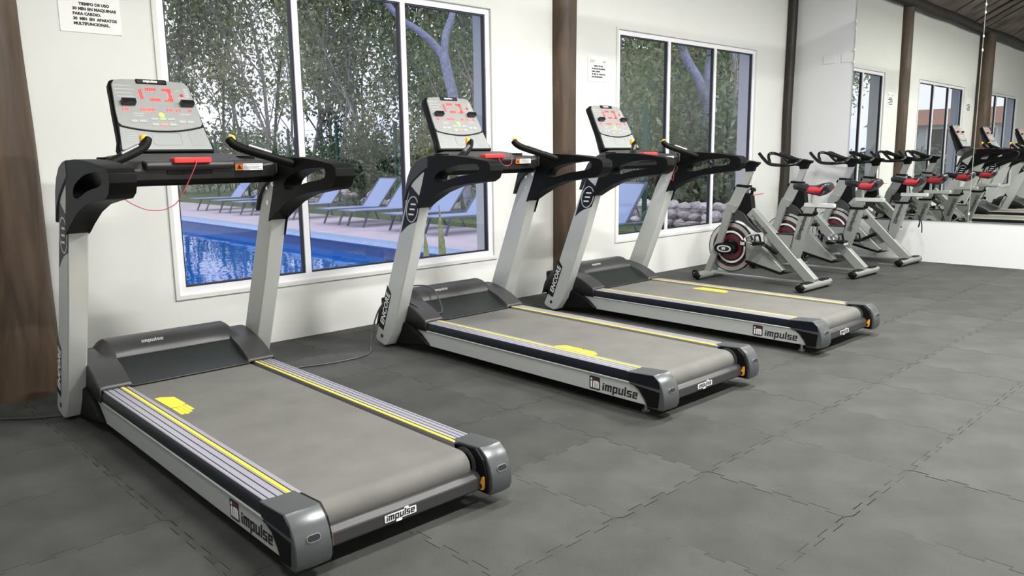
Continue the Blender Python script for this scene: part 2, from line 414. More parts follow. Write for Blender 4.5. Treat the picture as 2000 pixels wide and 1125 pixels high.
def window(n, x0, x1, mull):
    fw = 0.045; ya, yb = YW+0.012, YW+0.062
    o = MB().prism([(x0, ZB), (x1, ZB), (x1, ZT), (x0, ZT)], ya, yb, 'y', [[(x0+fw, ZB+fw), (x1-fw, ZB+fw), (x1-fw, ZT-fw), (x0+fw, ZT-fw)]]).build('window_%d' % n, MT['frame'], None)
    tag(o, kind='structure')
    edges = [x0+fw]
    for m in mull:
        MB().box(m-0.022, m+0.022, ya, yb, ZB+fw, ZT-fw).build('mullion', MT['frame'], o)
        edges += [m-0.022, m+0.022]
    edges.append(x1-fw)
    g = 0.011
    for k in range(0, len(edges), 2):
        a, b = edges[k], edges[k+1]
        MB().prism([(a, ZB+fw), (b, ZB+fw), (b, ZT-fw), (a, ZT-fw)], ya+0.012, yb-0.006, 'y', [[(a+g, ZB+fw+g), (b-g, ZB+fw+g), (b-g, ZT-fw-g), (a+g, ZT-fw-g)]]).build('gasket', MT['gasket'], o)
        MB().add([(a+g, ya+0.025, ZB+fw+g), (b-g, ya+0.025, ZB+fw+g), (b-g, ya+0.025, ZT-fw-g), (a+g, ya+0.025, ZT-fw-g)], [(0, 1, 2, 3)]).build('pane', MT['glass'], o, recalc=False)
    # raised plaster band round the opening
    t = 0.03
    b = MB().prism([(x0-t, ZB-t), (x1+t, ZB-t), (x1+t, ZT+t*0.6), (x0-t, ZT+t*0.6)], YW-0.012, YW+0.004, 'y', [[(x0, ZB), (x1, ZB), (x1, ZT), (x0, ZT)]]).build('window_surround', MT['wall'], o, bevel=0.004)
for n, (a, b, m) in WINS.items(): window(n, a, b, m)

# floor: underlay slab and interlocking rubber mats
fl = MB().box(XL-0.2, 9.9, -3.4, YW+WT, -0.2, -0.012).build('floor', MT['slab']); tag(fl, kind='structure')
PITCH_M = 0.5625; ROT_M = math.radians(1.1); OX, OY = 2.572, 1.642
def edge_prof(n=4, d=0.011):
    pts = []
    for p in range(n):
        a = p-0.03 if p else 0.13
        b = p+1.03 if p < n-1 else p+0.87
        pts += [(a/n, -d), ((p+0.53)/n, -d), ((p+0.47)/n, d), (b/n, d)]
    return pts
def mat_outline():
    P = PITCH_M; e = edge_prof(); out = [(0, 0)]
    out += [(t*P, d) for t, d in e] + [(P, 0)]
    out += [(P+d, t*P) for t, d in e] + [(P, P)]
    out += [(t*P, P+d) for t, d in reversed(e)] + [(0, P)]
    out += [(d, t*P) for t, d in reversed(e)]
    c = P/2; k = 0.996
    return [(c+(x-c)*k-c, c+(y-c)*k-c) for x, y in out]
mat_me = MB().prism(mat_outline(), -0.011, 0.0, 'z').mesh('rubber_mat', MT['rubber'])
cr, sr = math.cos(ROT_M), math.sin(ROT_M)
floor_mats = []
for i in range(-6, 14):
    for j in range(-4, 8):
        lx, ly = (i+0.5)*PITCH_M, (j+0.5)*PITCH_M
        x, y = OX+cr*lx-sr*ly, OY+sr*lx+cr*ly
        if y < -0.7 or y > YW+0.2 or x > 9.9 or x < -0.9: continue
        r = math.hypot(0.5, 0.5)*PITCH_M+0.02
        dz = -random.random()*0.001
        Mx = Matrix.Translation((x, y, dz)) @ Matrix.Rotation(ROT_M+random.uniform(-0.004, 0.004), 4, 'Z') @ Matrix.Rotation(random.uniform(-0.0007, 0.0007), 4, 'X')
        if y+r > YW-0.002 or x+r > right_pt(y)-0.03:
            b = bmesh.new(); b.from_mesh(mat_me); b.transform(Mx)
            for co, no in (((0, YW-0.004, 0), (0, 1, 0)), ((XR0-0.004, 3.5, 0), (math.cos(DEL), math.sin(DEL), 0))):
                bmesh.ops.bisect_plane(b, geom=b.verts[:]+b.edges[:]+b.faces[:], plane_co=co, plane_no=no, clear_outer=True)
            if len(b.faces) < 3: b.free(); continue
            me = bpy.data.meshes.new('rubber_mat'); b.to_mesh(me); b.free(); me.materials.append(MT['rubber'])
            o = obj('rubber_mat', me, fl)
        else:
            o = obj('rubber_mat', mat_me, fl); o.matrix_local = Mx

# roof over the room
slope = math.atan2(RIDGE_Z-EAVE_Z, YW+0.2-RIDGE_Y)
ce = MB().add([(XL-0.4, YW+0.9, EAVE_Z-0.05-0.36), (9.9, YW+0.9, EAVE_Z-0.41), (9.9, RIDGE_Y, RIDGE_Z+0.12), (XL-0.4, RIDGE_Y, RIDGE_Z+0.12), (9.9, -3.6, 3.8), (XL-0.4, -3.6, 3.8)],
              [(0, 1, 2, 3), (3, 2, 4, 5)]).build('ceiling', MT['thatch'], None, recalc=False); tag(ce, kind='structure')
md = ce.modifiers.new('thick', 'SOLIDIFY'); md.thickness = 0.1; md.offset = 1
rx = XL+0.15
raft = None
while rx < 9.4:
    p0 = Vector((rx, YW+0.18, EAVE_Z-0.07)); p1 = Vector((rx, RIDGE_Y, RIDGE_Z-0.02))
    pts = [p0.lerp(p1, k/5)+Vector((random.uniform(-.02, .02), 0, random.uniform(-.015, .015))) for k in range(6)]
    MB().tube(pts, [0.055+random.uniform(-.008, .01) for _ in pts], 8).build('rafter', MT['rafter'], ce, smooth=60)
    rx += 0.46
for k in range(7):
    yy = YW-0.25-k*0.6; zz = EAVE_Z-0.03+(YW+0.2-yy)*math.tan(slope)
    MB().box(XL, 9.4, yy-0.03, yy+0.03, zz-0.012, zz+0.012).build('roof_batten', MT['log'], ce)
def log(name, pts, rads, m, label=None, kind='structure'):
    o = MB().tube(smoothpts(pts, 4), None or [rads[min(int(i/4), len(rads)-1)]*(1-(i % 4)/4)+rads[min(int(i/4)+1, len(rads)-1)]*((i % 4)/4) for i in range((len(pts)-1)*4+1)], 20).build(name, m, None, smooth=60)
    return tag(o, kind=kind)
xs = np.linspace(XL, 9.38, 14)
log('trim_1', [(x, YW-0.06+random.uniform(-.012, .012), 3.56+random.uniform(-.012, .012)) for x in xs], [0.095+random.uniform(-.012, .012) for _ in xs], MT['rafter'])
def post(name, x, y, zs, dx, rs, m):
    log(name, [(x+d, y, z) for z, d in zip(zs, dx)], rs, m)
post('trim_2', 0.875, 4.90, [-0.01, 0.25, 0.7, 1.3, 1.9, 2.6, 3.5], [-0.02, -0.01, 0.0, 0.01, 0.005, 0.01, 0.0], [0.205, 0.20, 0.185, 0.175, 0.165, 0.155, 0.155], MT['log'])
post('trim_3', 5.31, 5.02, [-0.01, 0.4, 0.9, 1.5, 2.1, 2.8, 3.5], [0.0, 0.0, 0.0, 0.0, 0.0, 0.01, 0.02], [0.142, 0.138, 0.134, 0.134, 0.137, 0.14, 0.14], MT['log'])
post('trim_4', 9.33, 4.95, [-0.01, 0.5, 1.1, 1.6, 2.1, 2.8, 3.5], [-0.035, -0.03, 0.0, -0.01, 0.0, 0.02, 0.03], [0.058, 0.057, 0.056, 0.055, 0.056, 0.058, 0.058], MT['logdark'])

# mirror panels on the right wall (local frame of the wall: x out of the wall, y along it)
for k, (a, b, lab) in enumerate([(-0.635, 0.70, 'tall frameless wall mirror panel nearest the window wall, behind the spin bikes'), (-1.98, -0.641, 'tall frameless wall mirror panel at the right edge, reflecting treadmills'), (-3.33, -1.986, 'third frameless wall mirror panel, farthest from the window wall')]):
    t = empty('wall_mirror', (XR0, 3.5, 0), DEL); tag(t, lab, 'mirror', 'wall mirror panels')
    MB().box(-0.012, -0.002, a, b, 0.47, 3.15).build('mirror_glass', MT['mirror'], t)
    if k < 2:
        for yy in ((b,) if k == 0 else (b, )):
            for zz in (0.56, 2.28, 2.42, 2.66, 2.74):
                if zz < 1 or True:
                    MB().tube([(-0.018, yy, zz-0.012), (-0.018, yy, zz+0.012)], 0.007, 8).build('mirror_clip', MT['white'], t)
    MB().box(-0.0135, -0.002, b-0.0012, b-0.0002, 0.47, 3.15).build('edge_strip', MT['glassedge'], t)
for k, (ya, yb, lab) in enumerate([(4.425, 4.575, 'blank white cover plate on the right wall, nearer the corner post'), (4.222, 4.356, 'blank white cover plate on the right wall, beside the mirror edge')]):
    t = empty('cover_plate', (XR0, 3.5, 0), DEL)
    tag(t, lab, 'wall plate', 'blank wall plates')
    MB().prism(rrect(ya-3.5, yb-3.5, 2.285, 2.378, 0.008, 3), -0.006, -0.001, 'x').build('plate', MT['wallr'], t, bevel=0.002)
    for yy in (ya-3.5+0.018, yb-3.5-0.018):
        MB().disc((-0.0065, yy, 2.332), 'x', 0, 0.004, -0.001, 0.001, 8).build('screw', MT['wallr'], t)

# paper notices
LINES = ['TIEMPO DE USO', '30 MIN EN MAQUINAS', 'PARA CARDIO.', '30  MIN  EN  APARATOS', 'MULTIFUNCIONAL.']
def notice(x0, x1, z0, z1, tx, tw, ztop, dz, size, lab, header):
    t = empty('paper_notice', ((x0+x1)/2, YW, z0)); tag(t, lab, 'notice', 'paper notices on the wall')
    cx = (x0+x1)/2
    MB().box(x0-cx, x1-cx, -0.004, -0.0015, 0, z1-z0).build('sheet', MT['paper'], t)
    for k, s in enumerate(LINES):
        mb = text_mb(s, size, bold=0.0012, spacing=1.0)
        wd = max(v[0] for v in mb.v)
        tgt = {0: 0.70, 1: 1.0, 2: 0.64, 3: 1.0, 4: 0.83}[k]*tw
        ox = tx-cx + (0.15*tw if k == 0 else 0)
        mb.xf(frame_mx((ox, -0.0046, ztop-dz*k-z0), (1, 0, 0), (0, 0, 1)) @ Matrix.Diagonal((tgt/wd, 1, 1, 1)))
        mb.build('printed_line', MT['ink'], t, recalc=False)
    if header:
        mb = MB()
        for k in range(3): mb.box(tx-cx-0.03, tx-cx+0.05-0.01*k, -0.0052, -0.0042, ztop+0.055-0.009*k-z0, ztop+0.059-0.009*k-z0)
        mb.build('printed_header', MT['inkg'], t)['kind'] = 'stuff'
        mb = MB()
        for k in range(4): mb.box(tx-cx+0.155+0.012*k, tx-cx+0.161+0.012*k, -0.0052, -0.0042, ztop+0.04-z0, ztop+0.052+0.006*(k % 2+k//3)-z0)
        mb.build('printed_emblem', MT['inkg'], t)['kind'] = 'stuff'
    for px, pz in ((x0-cx+0.005, 0.004), (x1-cx-0.005, 0.004), (x0-cx+0.005, z1-z0-0.004), (x1-cx-0.005, z1-z0-0.004)):
        MB().disc((px, -0.005, pz), 'y', 0, 0.004, -0.001, 0.001, 8).build('tape_dot', MT['paper'], t)
notice(1.265, 1.585, 1.965, 2.25, 1.335, 0.228, 2.113, 0.0268, 0.0215, 'white printed notice taped to the wall at top left, beside the big brown post', False)
notice(5.645, 5.92, 1.925, 2.155, 5.70, 0.19, 2.06, 0.0245, 0.017, 'white printed notice with small header, between the middle post and the far window', True)
# ------------------------------------------------------------------ treadmill
def side_logo(parent, x, y0, z0, h, out):
    # black logo block and 'impulse' lettering on a plane x = const; reading direction -y for the left face (out=-1)
    yd = -1 if out < 0 else 1
    org = (x, y0, z0); fx = frame_mx(org, (0, yd, 0), (0, 0, 1))
    bh = h*2.05
    MB().prism(rrect(0, bh*1.02, 0, bh, bh*0.12, 3), 0.0002, 0.0008, 'z').xf(fx).build('logo_block', MT['ink'], parent)
    mb = MB()
    for a, b, c, d in ((.12, .12, .27, .62), (.12, .70, .27, .84), (.36, .12, .51, .66), (.58, .12, .72, .62), (.78, .12, .92, .60), (.36, .50, .86, .66)):
        mb.prism([(p*bh, q*bh) for p, q in ((a, b), (c, b), (c, d), (a, d))], 0.0008, 0.0013, 'z')
    mb.xf(fx).build('logo_letters', MT['white'], parent)
    MB().prism([(.36*bh, .72*bh), (.92*bh, .68*bh), (.90*bh, .80*bh), (.80*bh, .88*bh), (.36*bh, .88*bh)], 0.0008, 0.0013, 'z').xf(fx).build('logo_accent', MT['maroon'], parent)
    wm, wd = wordmark(h)
    wm.xf(fx @ Matrix.Translation((bh*1.02+h*0.45, h*0.22, 0.0002))).build('lettering', MT['ink'], parent)

def make_treadmill():
    T = empty('treadmill')
    # deck frame
    MB().box(-0.36, 0.36, 0.14, 2.20, 0.07, 0.15).build('deck_frame', MT['blk'], T)
    # running belt around its rear roller
    zt, r, yc = 0.197, 0.056, 0.135
    prof = [(2.06, zt)]
    for k in range(13):
        a = math.radians(90+15*k); prof.append((yc+r*math.cos(a), zt-r+r*math.sin(a)))
    prof += [(2.06, zt-2*r)]
    MB().prism(prof, -0.300, 0.298, 'x').build('running_belt', MT['belt'], T, smooth=30)
    # rails
    for s in (-1, 1):
        rail = empty('side_rail'); rail.parent = T
        xs = []
        inner, outer = 0.300 if s < 0 else 0.318, 0.418
        pts = [(inner, 0.165), (inner, 0.2045)]
        for g in np.linspace(inner+0.02, outer-0.018, 4):
            pts += [(g-0.0025, 0.2055), (g-0.0025, 0.2015), (g+0.0025, 0.2015), (g+0.0025, 0.2055)]
        pts += [(outer-0.006, 0.2055), (outer, 0.200), (outer, 0.165)]
        bpy.data.objects.remove(rail)
        rail = MB().prism([(s*x, z) for x, z in pts], 0.18, 1.93, 'y').build('side_rail', MT['rail'], T)
        mb = MB()
        for g in np.linspace(inner+0.02, outer-0.018, 4): mb.box(min(s*(g-.0025), s*(g+.0025)), max(s*(g-.0025), s*(g+.0025)), 0.2, 1.92, 0.2005, 0.2022)
        mb.build('rail_groove', MT['raild'], rail)
        # dark skirt outside
        MB().prism([(s*0.404, 0.15), (s*0.424, 0.15), (s*0.4235, 0.192), (s*0.416, 0.203), (s*0.404, 0.203)], 0.18, 1.93, 'y').build('rail_skirt', MT['navy'], T, smooth=50)
        if s < 0:
            MB().box(-0.338, -0.325, 0.205, 1.92, 0.2045, 0.2068).build('yellow_stripe', MT['yel'], rail)
        else:
            MB().box(0.319, 0.330, 0.205, 1.92, 0.2045, 0.2068).build('yellow_stripe', MT['yel'], rail)
            MB().box(0.3415, 0.346, 0.205, 1.92, 0.2045, 0.2066).build('yellow_stripe', MT['tan'], rail)
        # silver side panel
        poly = [(0.175, 0.151), (0.15, 0.132), (0.115, 0.10), (0.10, 0.057), (1.83, 0.057), (1.86, 0.075), (1.90, 0.12), (1.945, 0.139), (2.0, 0.153)]
        sp = MB().prism(poly, s*0.405, s*0.4215, 'x').build('side_panel', MT['silver'], T, bevel=0.003)
        MB().prism([(0.18, 0.148), (1.99, 0.149), (2.0, 0.156), (0.175, 0.156)], s*0.403, s*0.428, 'x').build('panel_lip', MT['silverl'], sp, bevel=0.002)  # lighter silver paints the highlight along the panel's top edge
        side_logo(sp, s*0.4218, 0.475 if s < 0 else 0.17, 0.068, 0.0335, s)
        # rear cap
        cp = [(0.225, 0.207), (0.065, 0.217), (0.03, 0.192), (0.01, 0.155), (0.0, 0.115), (0.0, 0.075), (0.012, 0.050), (0.10, 0.050), (0.118, 0.085), (0.155, 0.128), (0.185, 0.146), (0.21, 0.152)]
        x0, x1 = (-0.430, -0.312) if s < 0 else (0.330, 0.430)
        cap = MB().loft([[(x0 if s < 0 else x1, y+0.004, z) for y, z in cp], [((x0+x1)/2, y-0.006, z+0.002) for y, z in cp], [(x1 if s < 0 else x0, y, z) for y, z in cp]]).build('rear_cap', MT['cap'], T, bevel=0.004)
        xo = s*0.4305
        MB().prism([(0.21, 0.149), (0.03, 0.139), (0.038, 0.06), (0.098, 0.056), (0.115, 0.09), (0.15, 0.13), (0.185, 0.146)], xo-s*0.003, xo+s*0.001, 'x').build('cap_side_insert', MT['blk'], cap)
        MB().prism([(0.22, 0.203), (0.066, 0.213), (0.036, 0.188), (0.03, 0.155), (0.215, 0.159)], xo-s*0.003, xo+s*0.001, 'x').build('cap_side_insert', MT['navy'], cap)
        sl = MB().prism(rrect(-0.021, 0.021, -0.0095, 0.0095, 0.0094, 5), -0.002, 0.004, 'y')
        cxm = (x0+x1)/2
        sl.xf(Matrix.Translation((cxm, 0.001, 0.146)) @ Matrix.Rotation(math.radians(-14), 4, 'X')).build('cap_slot', MT['gasket'], cap)
        MB().prism(rrect(-0.0228, 0.0228, -0.0113, 0.0113, 0.011, 5), -0.001, 0.0035, 'y').xf(Matrix.Translation((cxm, 0.001, 0.146)) @ Matrix.Rotation(math.radians(-14), 4, 'X')).build('slot_rim', MT['steel'], cap)
        # inner cheek and orange adjuster plate
        xi = x1 if s < 0 else x0
        ch = MB().prism([(0.20, 0.205), (0.075, 0.213), (0.035, 0.18), (0.015, 0.12), (0.016, 0.058), (0.09, 0.056), (0.16, 0.09)], xi, xi-s*0.012, 'x').build('inner_cheek', MT['blk'], T, bevel=0.003)
        MB().disc((xi-s*0.012, yc, zt-r), 'x', 0.045, 0.062, -0.003, 0.003, 24).build('roller_ring', MT['cap'], ch)
        ap = MB().prism(smooth2([(0.028, 0.075), (0.026, 0.118), (0.036, 0.117), (0.045, 0.098), (0.073, 0.090), (0.070, 0.074), (0.048, 0.068)], 3), xi-s*0.012, xi-s*0.017, 'x').build('adjuster_plate', MT['orange'], ch)
        MB().disc((xi-s*0.018, 0.043, 0.084), 'x', 0, 0.009, -0.002, 0.002, 14).build('adjuster_bolt', MT['gasket'], ch)
        # levelling foot
        MB().disc((s*0.35, 0.17, 0), 'z', 0, 0.02, 0, 0.012, 14).disc((s*0.35, 0.17, 0), 'z', 0, 0.008, 0.01, 0.075, 10).build('levelling_foot', MT['steel'], T)
        # front base pod
        MB().prism([(1.82, 0.062), (1.87, 0.10), (1.93, 0.136), (2.0, 0.165), (2.10, 0.185), (2.30, 0.14), (2.33, 0.05), (2.30, 0.02), (2.16, 0.015), (1.95, 0.045)], s*0.37, s*0.445, 'x').build('front_pod', MT['blk'], T, bevel=0.012)
        MB().disc((s*0.47, 2.235, 0.022), 'x', 0, 0.022, -0.012, 0.012, 18).build('front_wheel', MT['blkg'], T)
        # upright
        up = [(2.315, 0.055), (2.295, 0.032), (2.215, 0.012), (2.175, 0.022), (2.104, 0.118), (1.89, 0.64), (1.79, 0.92), (1.705, 1.15), (1.74, 1.19), (1.83, 1.13), (1.895, 1.01), (1.95, 0.88), (2.19, 0.31)]
        u = MB().prism(up, s*0.425, s*0.51, 'x').build('upright', MT['silver'], T, bevel=0.006)
        # badge on the outer face: dark field, white ring, three bars
        dirv = Vector((0, -0.42, 1)).normalized(); nrm = Vector((0, 1, 0.42)).normalized()
        c0 = Vector((s*0.5102, 1.855, 0.905))
        fx = frame_mx(c0, nrm if s > 0 else -nrm, dirv) if True else None
        wd = 0.066
        field = MB().prism([(-wd, 0.16), (wd, 0.13), (wd, -0.02), (0.0, -0.075), (-wd*0.5, -0.115), (-wd*0.9, -0.16)] if s < 0 else [(wd, 0.16), (-wd, 0.13), (-wd, -0.02), (0, -0.075), (wd*0.5, -0.115), (wd*0.9, -0.16)], 0.0, 0.0012, 'z').xf(fx)
        bd = field.build('badge_field', MT['navy'], u)
        ring = [(0.058*math.cos(a), 0.085*math.sin(a)) for a in np.linspace(0, 2*PI, 33)[:-1]]
        ring2 = [(0.052*math.cos(a), 0.079*math.sin(a)) for a in np.linspace(0, 2*PI, 33)[:-1]]
        MB().prism([(x, y+0.03) for x, y in ring], 0.0012, 0.0022, 'z', [[(x, y+0.03) for x, y in ring2]]).xf(fx).build('badge_ring', MT['silverl'], u)
        MB().prism([(x, y+0.03) for x, y in ring2], 0.0011, 0.0016, 'z').xf(fx).build('badge_field', MT['navy'], u)
        for k in (-1, 0, 1):
            hz = Vector((0, 1, 0)); a = fx @ Vector((0, 0.03+0.034*k, 0.002))
            MB().box(a.x-0.0008 if s < 0 else a.x, a.x if s < 0 else a.x+0.0008, a.y-0.026, a.y+0.026, a.z-0.005, a.z+0.005).build('badge_bar', MT['white'], u)
        # ENCORE label
        lc = Vector((s*0.5102, 2.185, 0.265))
        fe = frame_mx(lc, dirv, -nrm if s > 0 else nrm) if s > 0 else frame_mx(lc, dirv, nrm)
        MB().prism([(-0.15, -0.03), (0.13, -0.03), (0.165, 0.03), (-0.15, 0.03)] if s < 0 else [(-0.15, 0.03), (0.13, 0.03), (0.165, -0.03), (-0.15, -0.03)], 0, 0.001 if (s > 0) else 0.001, 'z').xf(fe).build('label_strip', MT['navy'], u)
        tm = text_mb('ENCORE', 0.058, bold=0.0012, shear=0.15, align='CENTER', spacing=1.05)
        tm.xf(fe @ Matrix.Translation((0, -0.02, 0.0016))).build('label_text', MT['white'], u, recalc=False)
        MB().disc((s*0.5105, 2.235, 0.075), 'x', 0, 0.013, -0.002, 0.002, 14).build('pivot_plug', MT['gasket'], u)
        # three bolts on the inner face
        for by, bz in ((1.80, 1.105), (1.735, 1.125), (1.80, 1.03)):
            MB().disc((s*0.4235, by, bz), 'x', 0, 0.011, -0.003, 0.003, 12).disc((s*0.4205, by, bz), 'x', 0, 0.006, -0.002, 0.002, 6).build('bolt', MT['chrome'], u)
        # handle with its long opening
        ho = [(1.80, 0.935), (1.775, 0.945), (1.70, 0.985), (1.58, 1.04), (1.45, 1.078), (1.30, 1.098), (1.175, 1.110), (1.135, 1.13), (1.112, 1.17), (1.115, 1.205), (1.14, 1.222), (1.27, 1.24), (1.40, 1.252), (1.55, 1.258), (1.67, 1.253), (1.705, 1.16), (1.735, 1.08), (1.79, 0.96)]
        hh = smooth2([(1.60, 1.105), (1.60, 1.135), (1.55, 1.163), (1.42, 1.196), (1.28, 1.207), (1.215, 1.204), (1.205, 1.178), (1.24, 1.156), (1.40, 1.135), (1.53, 1.105)], 3)
        MB().prism(ho, s*0.418, s*0.515, 'x', [hh]).build('handle', MT['blk'], T, bevel=0.016, seg=4)
        # arm cover over the top of the upright
        ac = [(1.665, 1.257), (1.72, 1.250), (1.785, 1.228), (1.84, 1.185), (1.88, 1.125), (1.908, 1.045), (1.93, 0.985), (1.915, 0.985), (1.878, 1.05), (1.825, 1.10), (1.74, 1.15), (1.665, 1.185)]
        MB().prism(ac, s*0.412, s*0.518, 'x').build('arm_cover', MT['hood'], T, bevel=0.008)
        # grip bar reaching inward, with its yellow thumb button
        gp = smoothpts([(s*0.425, 1.505, 1.225), (s*0.36, 1.545, 1.250), (s*0.29, 1.585, 1.275), (s*0.225, 1.63, 1.302), (s*0.195, 1.655, 1.325), (s*0.183, 1.668, 1.348)], 5)
        nb = len(gp)
        g = MB().tube(gp, [0.021 if i < nb-3 else (0.021, 0.020, 0.012)[i-nb+3] for i in range(nb)], 14).build('grip_bar', MT['blk'], T, smooth=60)
        MB().tube([(s*0.335, 1.545, 1.2785), (s*0.25, 1.598, 1.3125)], 0.008, 8).build('pulse_contact', MT['steel'], g, smooth=60)
        yb = MB().loft([[(s*0.199+q*math.cos(a)*0.017, 1.668+q*math.sin(a)*0.017, 1.349+h) for a in np.linspace(0, 2*PI, 15)[:-1]] for q, h in ((1, -0.03), (1, 0.004), (0.75, 0.011), (0.3, 0.014))]).build('thumb_button', MT['orange'] if False else MT['yelb'], g, smooth=50)
    # rear cross beam with sticker
    rb = MB().prism([(0.065, 0.128), (0.045, 0.112), (0.042, 0.072), (0.06, 0.06), (0.10, 0.06), (0.10, 0.128)], -0.315, 0.335, 'x').build('rear_beam', MT['hood'], T, bevel=0.004)
    wm, wd = wordmark(0.017)
    fx = frame_mx((-0.092, 0.0405, 0.086), (1, 0, 0), (0, 0.04, 1))
    halo = MB()
    xx = 0
    halo.prism(rrect(-0.005, wd+0.007, -0.004, 0.021, 0.003, 2), 0, 0.0008, 'z').prism(rrect(0.038, 0.062, -0.012, 0.0, 0.003, 2), 0, 0.0008, 'z').prism(rrect(0.072, 0.09, 0.015, 0.028, 0.003, 2), 0, 0.0008, 'z')
    halo.xf(fx).build('sticker_backing', MT['white'], rb)
    wm.xf(fx @ Matrix.Translation((0, 0, 0.0008))).build('lettering', MT['ink'], rb)
    # motor hood
    ys = [1.85, 1.87, 1.89, 1.92, 1.945, 1.97, 1.995, 2.02, 2.045, 2.066, 2.074, 2.09, 2.11, 2.14, 2.18, 2.22, 2.27, 2.32, 2.36, 2.39, 2.42]
    SY = [1.85, 1.87, 1.92, 1.97, 2.02, 2.07, 2.12, 2.18, 2.25, 2.32, 2.38, 2.42]
    SZ = [0.212, 0.226, 0.254, 0.277, 0.295, 0.309, 0.321, 0.331, 0.331, 0.300, 0.235, 0.12]
    def zrec(y):
        t = (y-1.85)/(2.07-1.85); return 0.2075+(0.300-0.2075)*t-0.012*4*t*(1-t)
    def ztop(x, y):
        ax = abs(x); z = float(np.interp(y, SY, SZ))
        if ax < 0.288 and y <= 2.07: return zrec(y)
        side = max(0, min(1, (0.345-ax)/0.045)); side = side*side*(3-2*side)
        ramp = max(0, min(1, (y-2.045)/0.10)); ramp = ramp*ramp*(3-2*ramp)
        return z+0.042*side*ramp*(1-0.5*max(0, min(1, (y-2.22)/0.2)))
    cols = [(-0.43, True)] + [(x, False) for x in (-0.43, -0.424, -0.40, -0.37, -0.345, -0.33, -0.315, -0.30, -0.290, -0.284, -0.20, -0.1, 0, 0.1, 0.20, 0.284, 0.290, 0.30, 0.315, 0.33, 0.345, 0.37, 0.40, 0.424, 0.43)] + [(0.43, True)]
    vs, fs = [], []; ny = len(ys)
    for x, lo in cols:
        for y in ys:
            z = ztop(x, y)
            if lo: z = min(z-0.01, 0.15)
            elif abs(x) == 0.43: z -= 0.006
            vs.append((x, y, z))
    for c in range(len(cols)-1):
        for i in range(ny-1):
            fs.append((c*ny+i, (c+1)*ny+i, (c+1)*ny+i+1, c*ny+i+1))
    hd = MB().add(vs, fs).build('motor_hood', MT['hood'], T, smooth=30)
    sl = hd.modifiers.new('thick', 'SOLIDIFY'); sl.thickness = 0.008; sl.offset = -1
    rs = [[(x, y, zrec(y)+0.0012) for x in (-0.283, -0.15, 0, 0.15, 0.283)] for y in ys if y < 2.068]
    MB().loft(rs, closed=False, cap=False).build('hood_recess', MT['recess'], hd, smooth=60, recalc=False)
    wm, wd = wordmark(0.016)
    wm.xf(frame_mx((-0.15, 2.105, ztop(0, 2.105)+0.0015), (1, 0, 0), (0, 0.03, ztop(0, 2.12)-ztop(0, 2.09)))).build('lettering', MT['silverl'], hd)
    # front power box
    MB().prism([(2.40, 0.05), (2.34, 0.05), (2.32, 0.17), (2.34, 0.30), (2.40, 0.30)], -0.40, 0.40, 'x').build('front_cover', MT['blk'], T, bevel=0.01)
    MB().box(-0.36, -0.30, 2.30, 2.34, 0.0, 0.08).build('front_foot', MT['blk'], T)
    MB().box(0.30, 0.36, 2.30, 2.34, 0.0, 0.08).build('front_foot', MT['blk'], T)
    # cross bar, console base
    MB().prism([(1.73, 1.135), (1.715, 1.15), (1.715, 1.20), (1.83, 1.20), (1.83, 1.135)], -0.425, 0.425, 'x').build('cross_bar', MT['blk'], T, bevel=0.006)
    def sec(x, f):
        A = [(1.70, 1.165), (1.675, 1.23), (1.70, 1.247), (1.78, 1.245), (1.86, 1.20), (1.875, 1.15)]
        B = [(1.705, 1.16), (1.685, 1.205), (1.715, 1.245), (1.86, 1.28), (1.96, 1.255), (2.02, 1.16)]
        return [(x, a[0]*(1-f)+b[0]*f, a[1]*(1-f)+b[1]*f) for a, b in zip(A, B)]
    cb = MB().loft([sec(-0.43, 0), sec(-0.38, 0.25), sec(-0.31, 0.72), sec(-0.24, 1), sec(0, 1.04), sec(0.24, 1), sec(0.31, 0.72), sec(0.38, 0.25), sec(0.43, 0)]).build('console_base', MT['hood'], T, bevel=0.006)
    for s in (-1, 1):
        MB().disc((s*0.315, 1.79, 1.262), 'z', 0.036, 0.046, -0.012, 0.004, 24).build('cup_rim', MT['blk'], cb)
        MB().disc((s*0.315, 1.79, 1.255), 'z', 0, 0.037, -0.01, 0.006, 24).build('cup_well', MT['gasket'], cb)
    # dark tray lip facing the runner
    MB().prism([(1.672, 1.205), (1.655, 1.222), (1.66, 1.243), (1.72, 1.252), (1.72, 1.205)], -0.20, 0.20, 'x').build('console_tray', MT['hood'], T, bevel=0.006)
    MB().prism([(1.69, 1.185), (1.68, 1.215), (1.72, 1.215), (1.72, 1.185)], -0.105, 0.105, 'x').build('key_socket', MT['blkg'], T, bevel=0.004)
    MB().prism(rrect(-0.085, 0.085, 1.236, 1.262, 0.006, 3), 1.64, 1.70, 'y').build('safety_key', MT['red'], T, bevel=0.004)
    # warning sticker
    ws = MB().box(0.212, 0.35, 1.6795, 1.682, 1.198, 1.229)
    ws.xf(Matrix.Translation((0, 0.0, 0))).build('warning_sticker', MT['white'], cb)
    MB().box(0.212, 0.25, 1.678, 1.6805, 1.198, 1.229).build('warning_square', MT['orange2'], cb)
    MB().prism([(0.219, 1.204), (0.243, 1.204), (0.231, 1.225)], 1.6772, 1.679, 'y').build('warning_triangle', MT['ink'], cb)
    mb = MB()
    for k in range(4): mb.box(0.256, 0.343-0.012*(k % 2), 1.6785, 1.6798, 1.203+0.0062*k, 1.2050+0.0062*k)
    mb.build('warning_print', MT['inkg'], cb)['kind'] = 'stuff'
    # console head
    P0 = Vector((0, 1.925, 1.30)); D = Vector((0, 0.185, 0.33)).normalized()
    FX = frame_mx(P0, (1, 0, 0), D)      # local z of this frame points to -y+z (towards the runner)
    def on(mb): return mb.xf(FX)
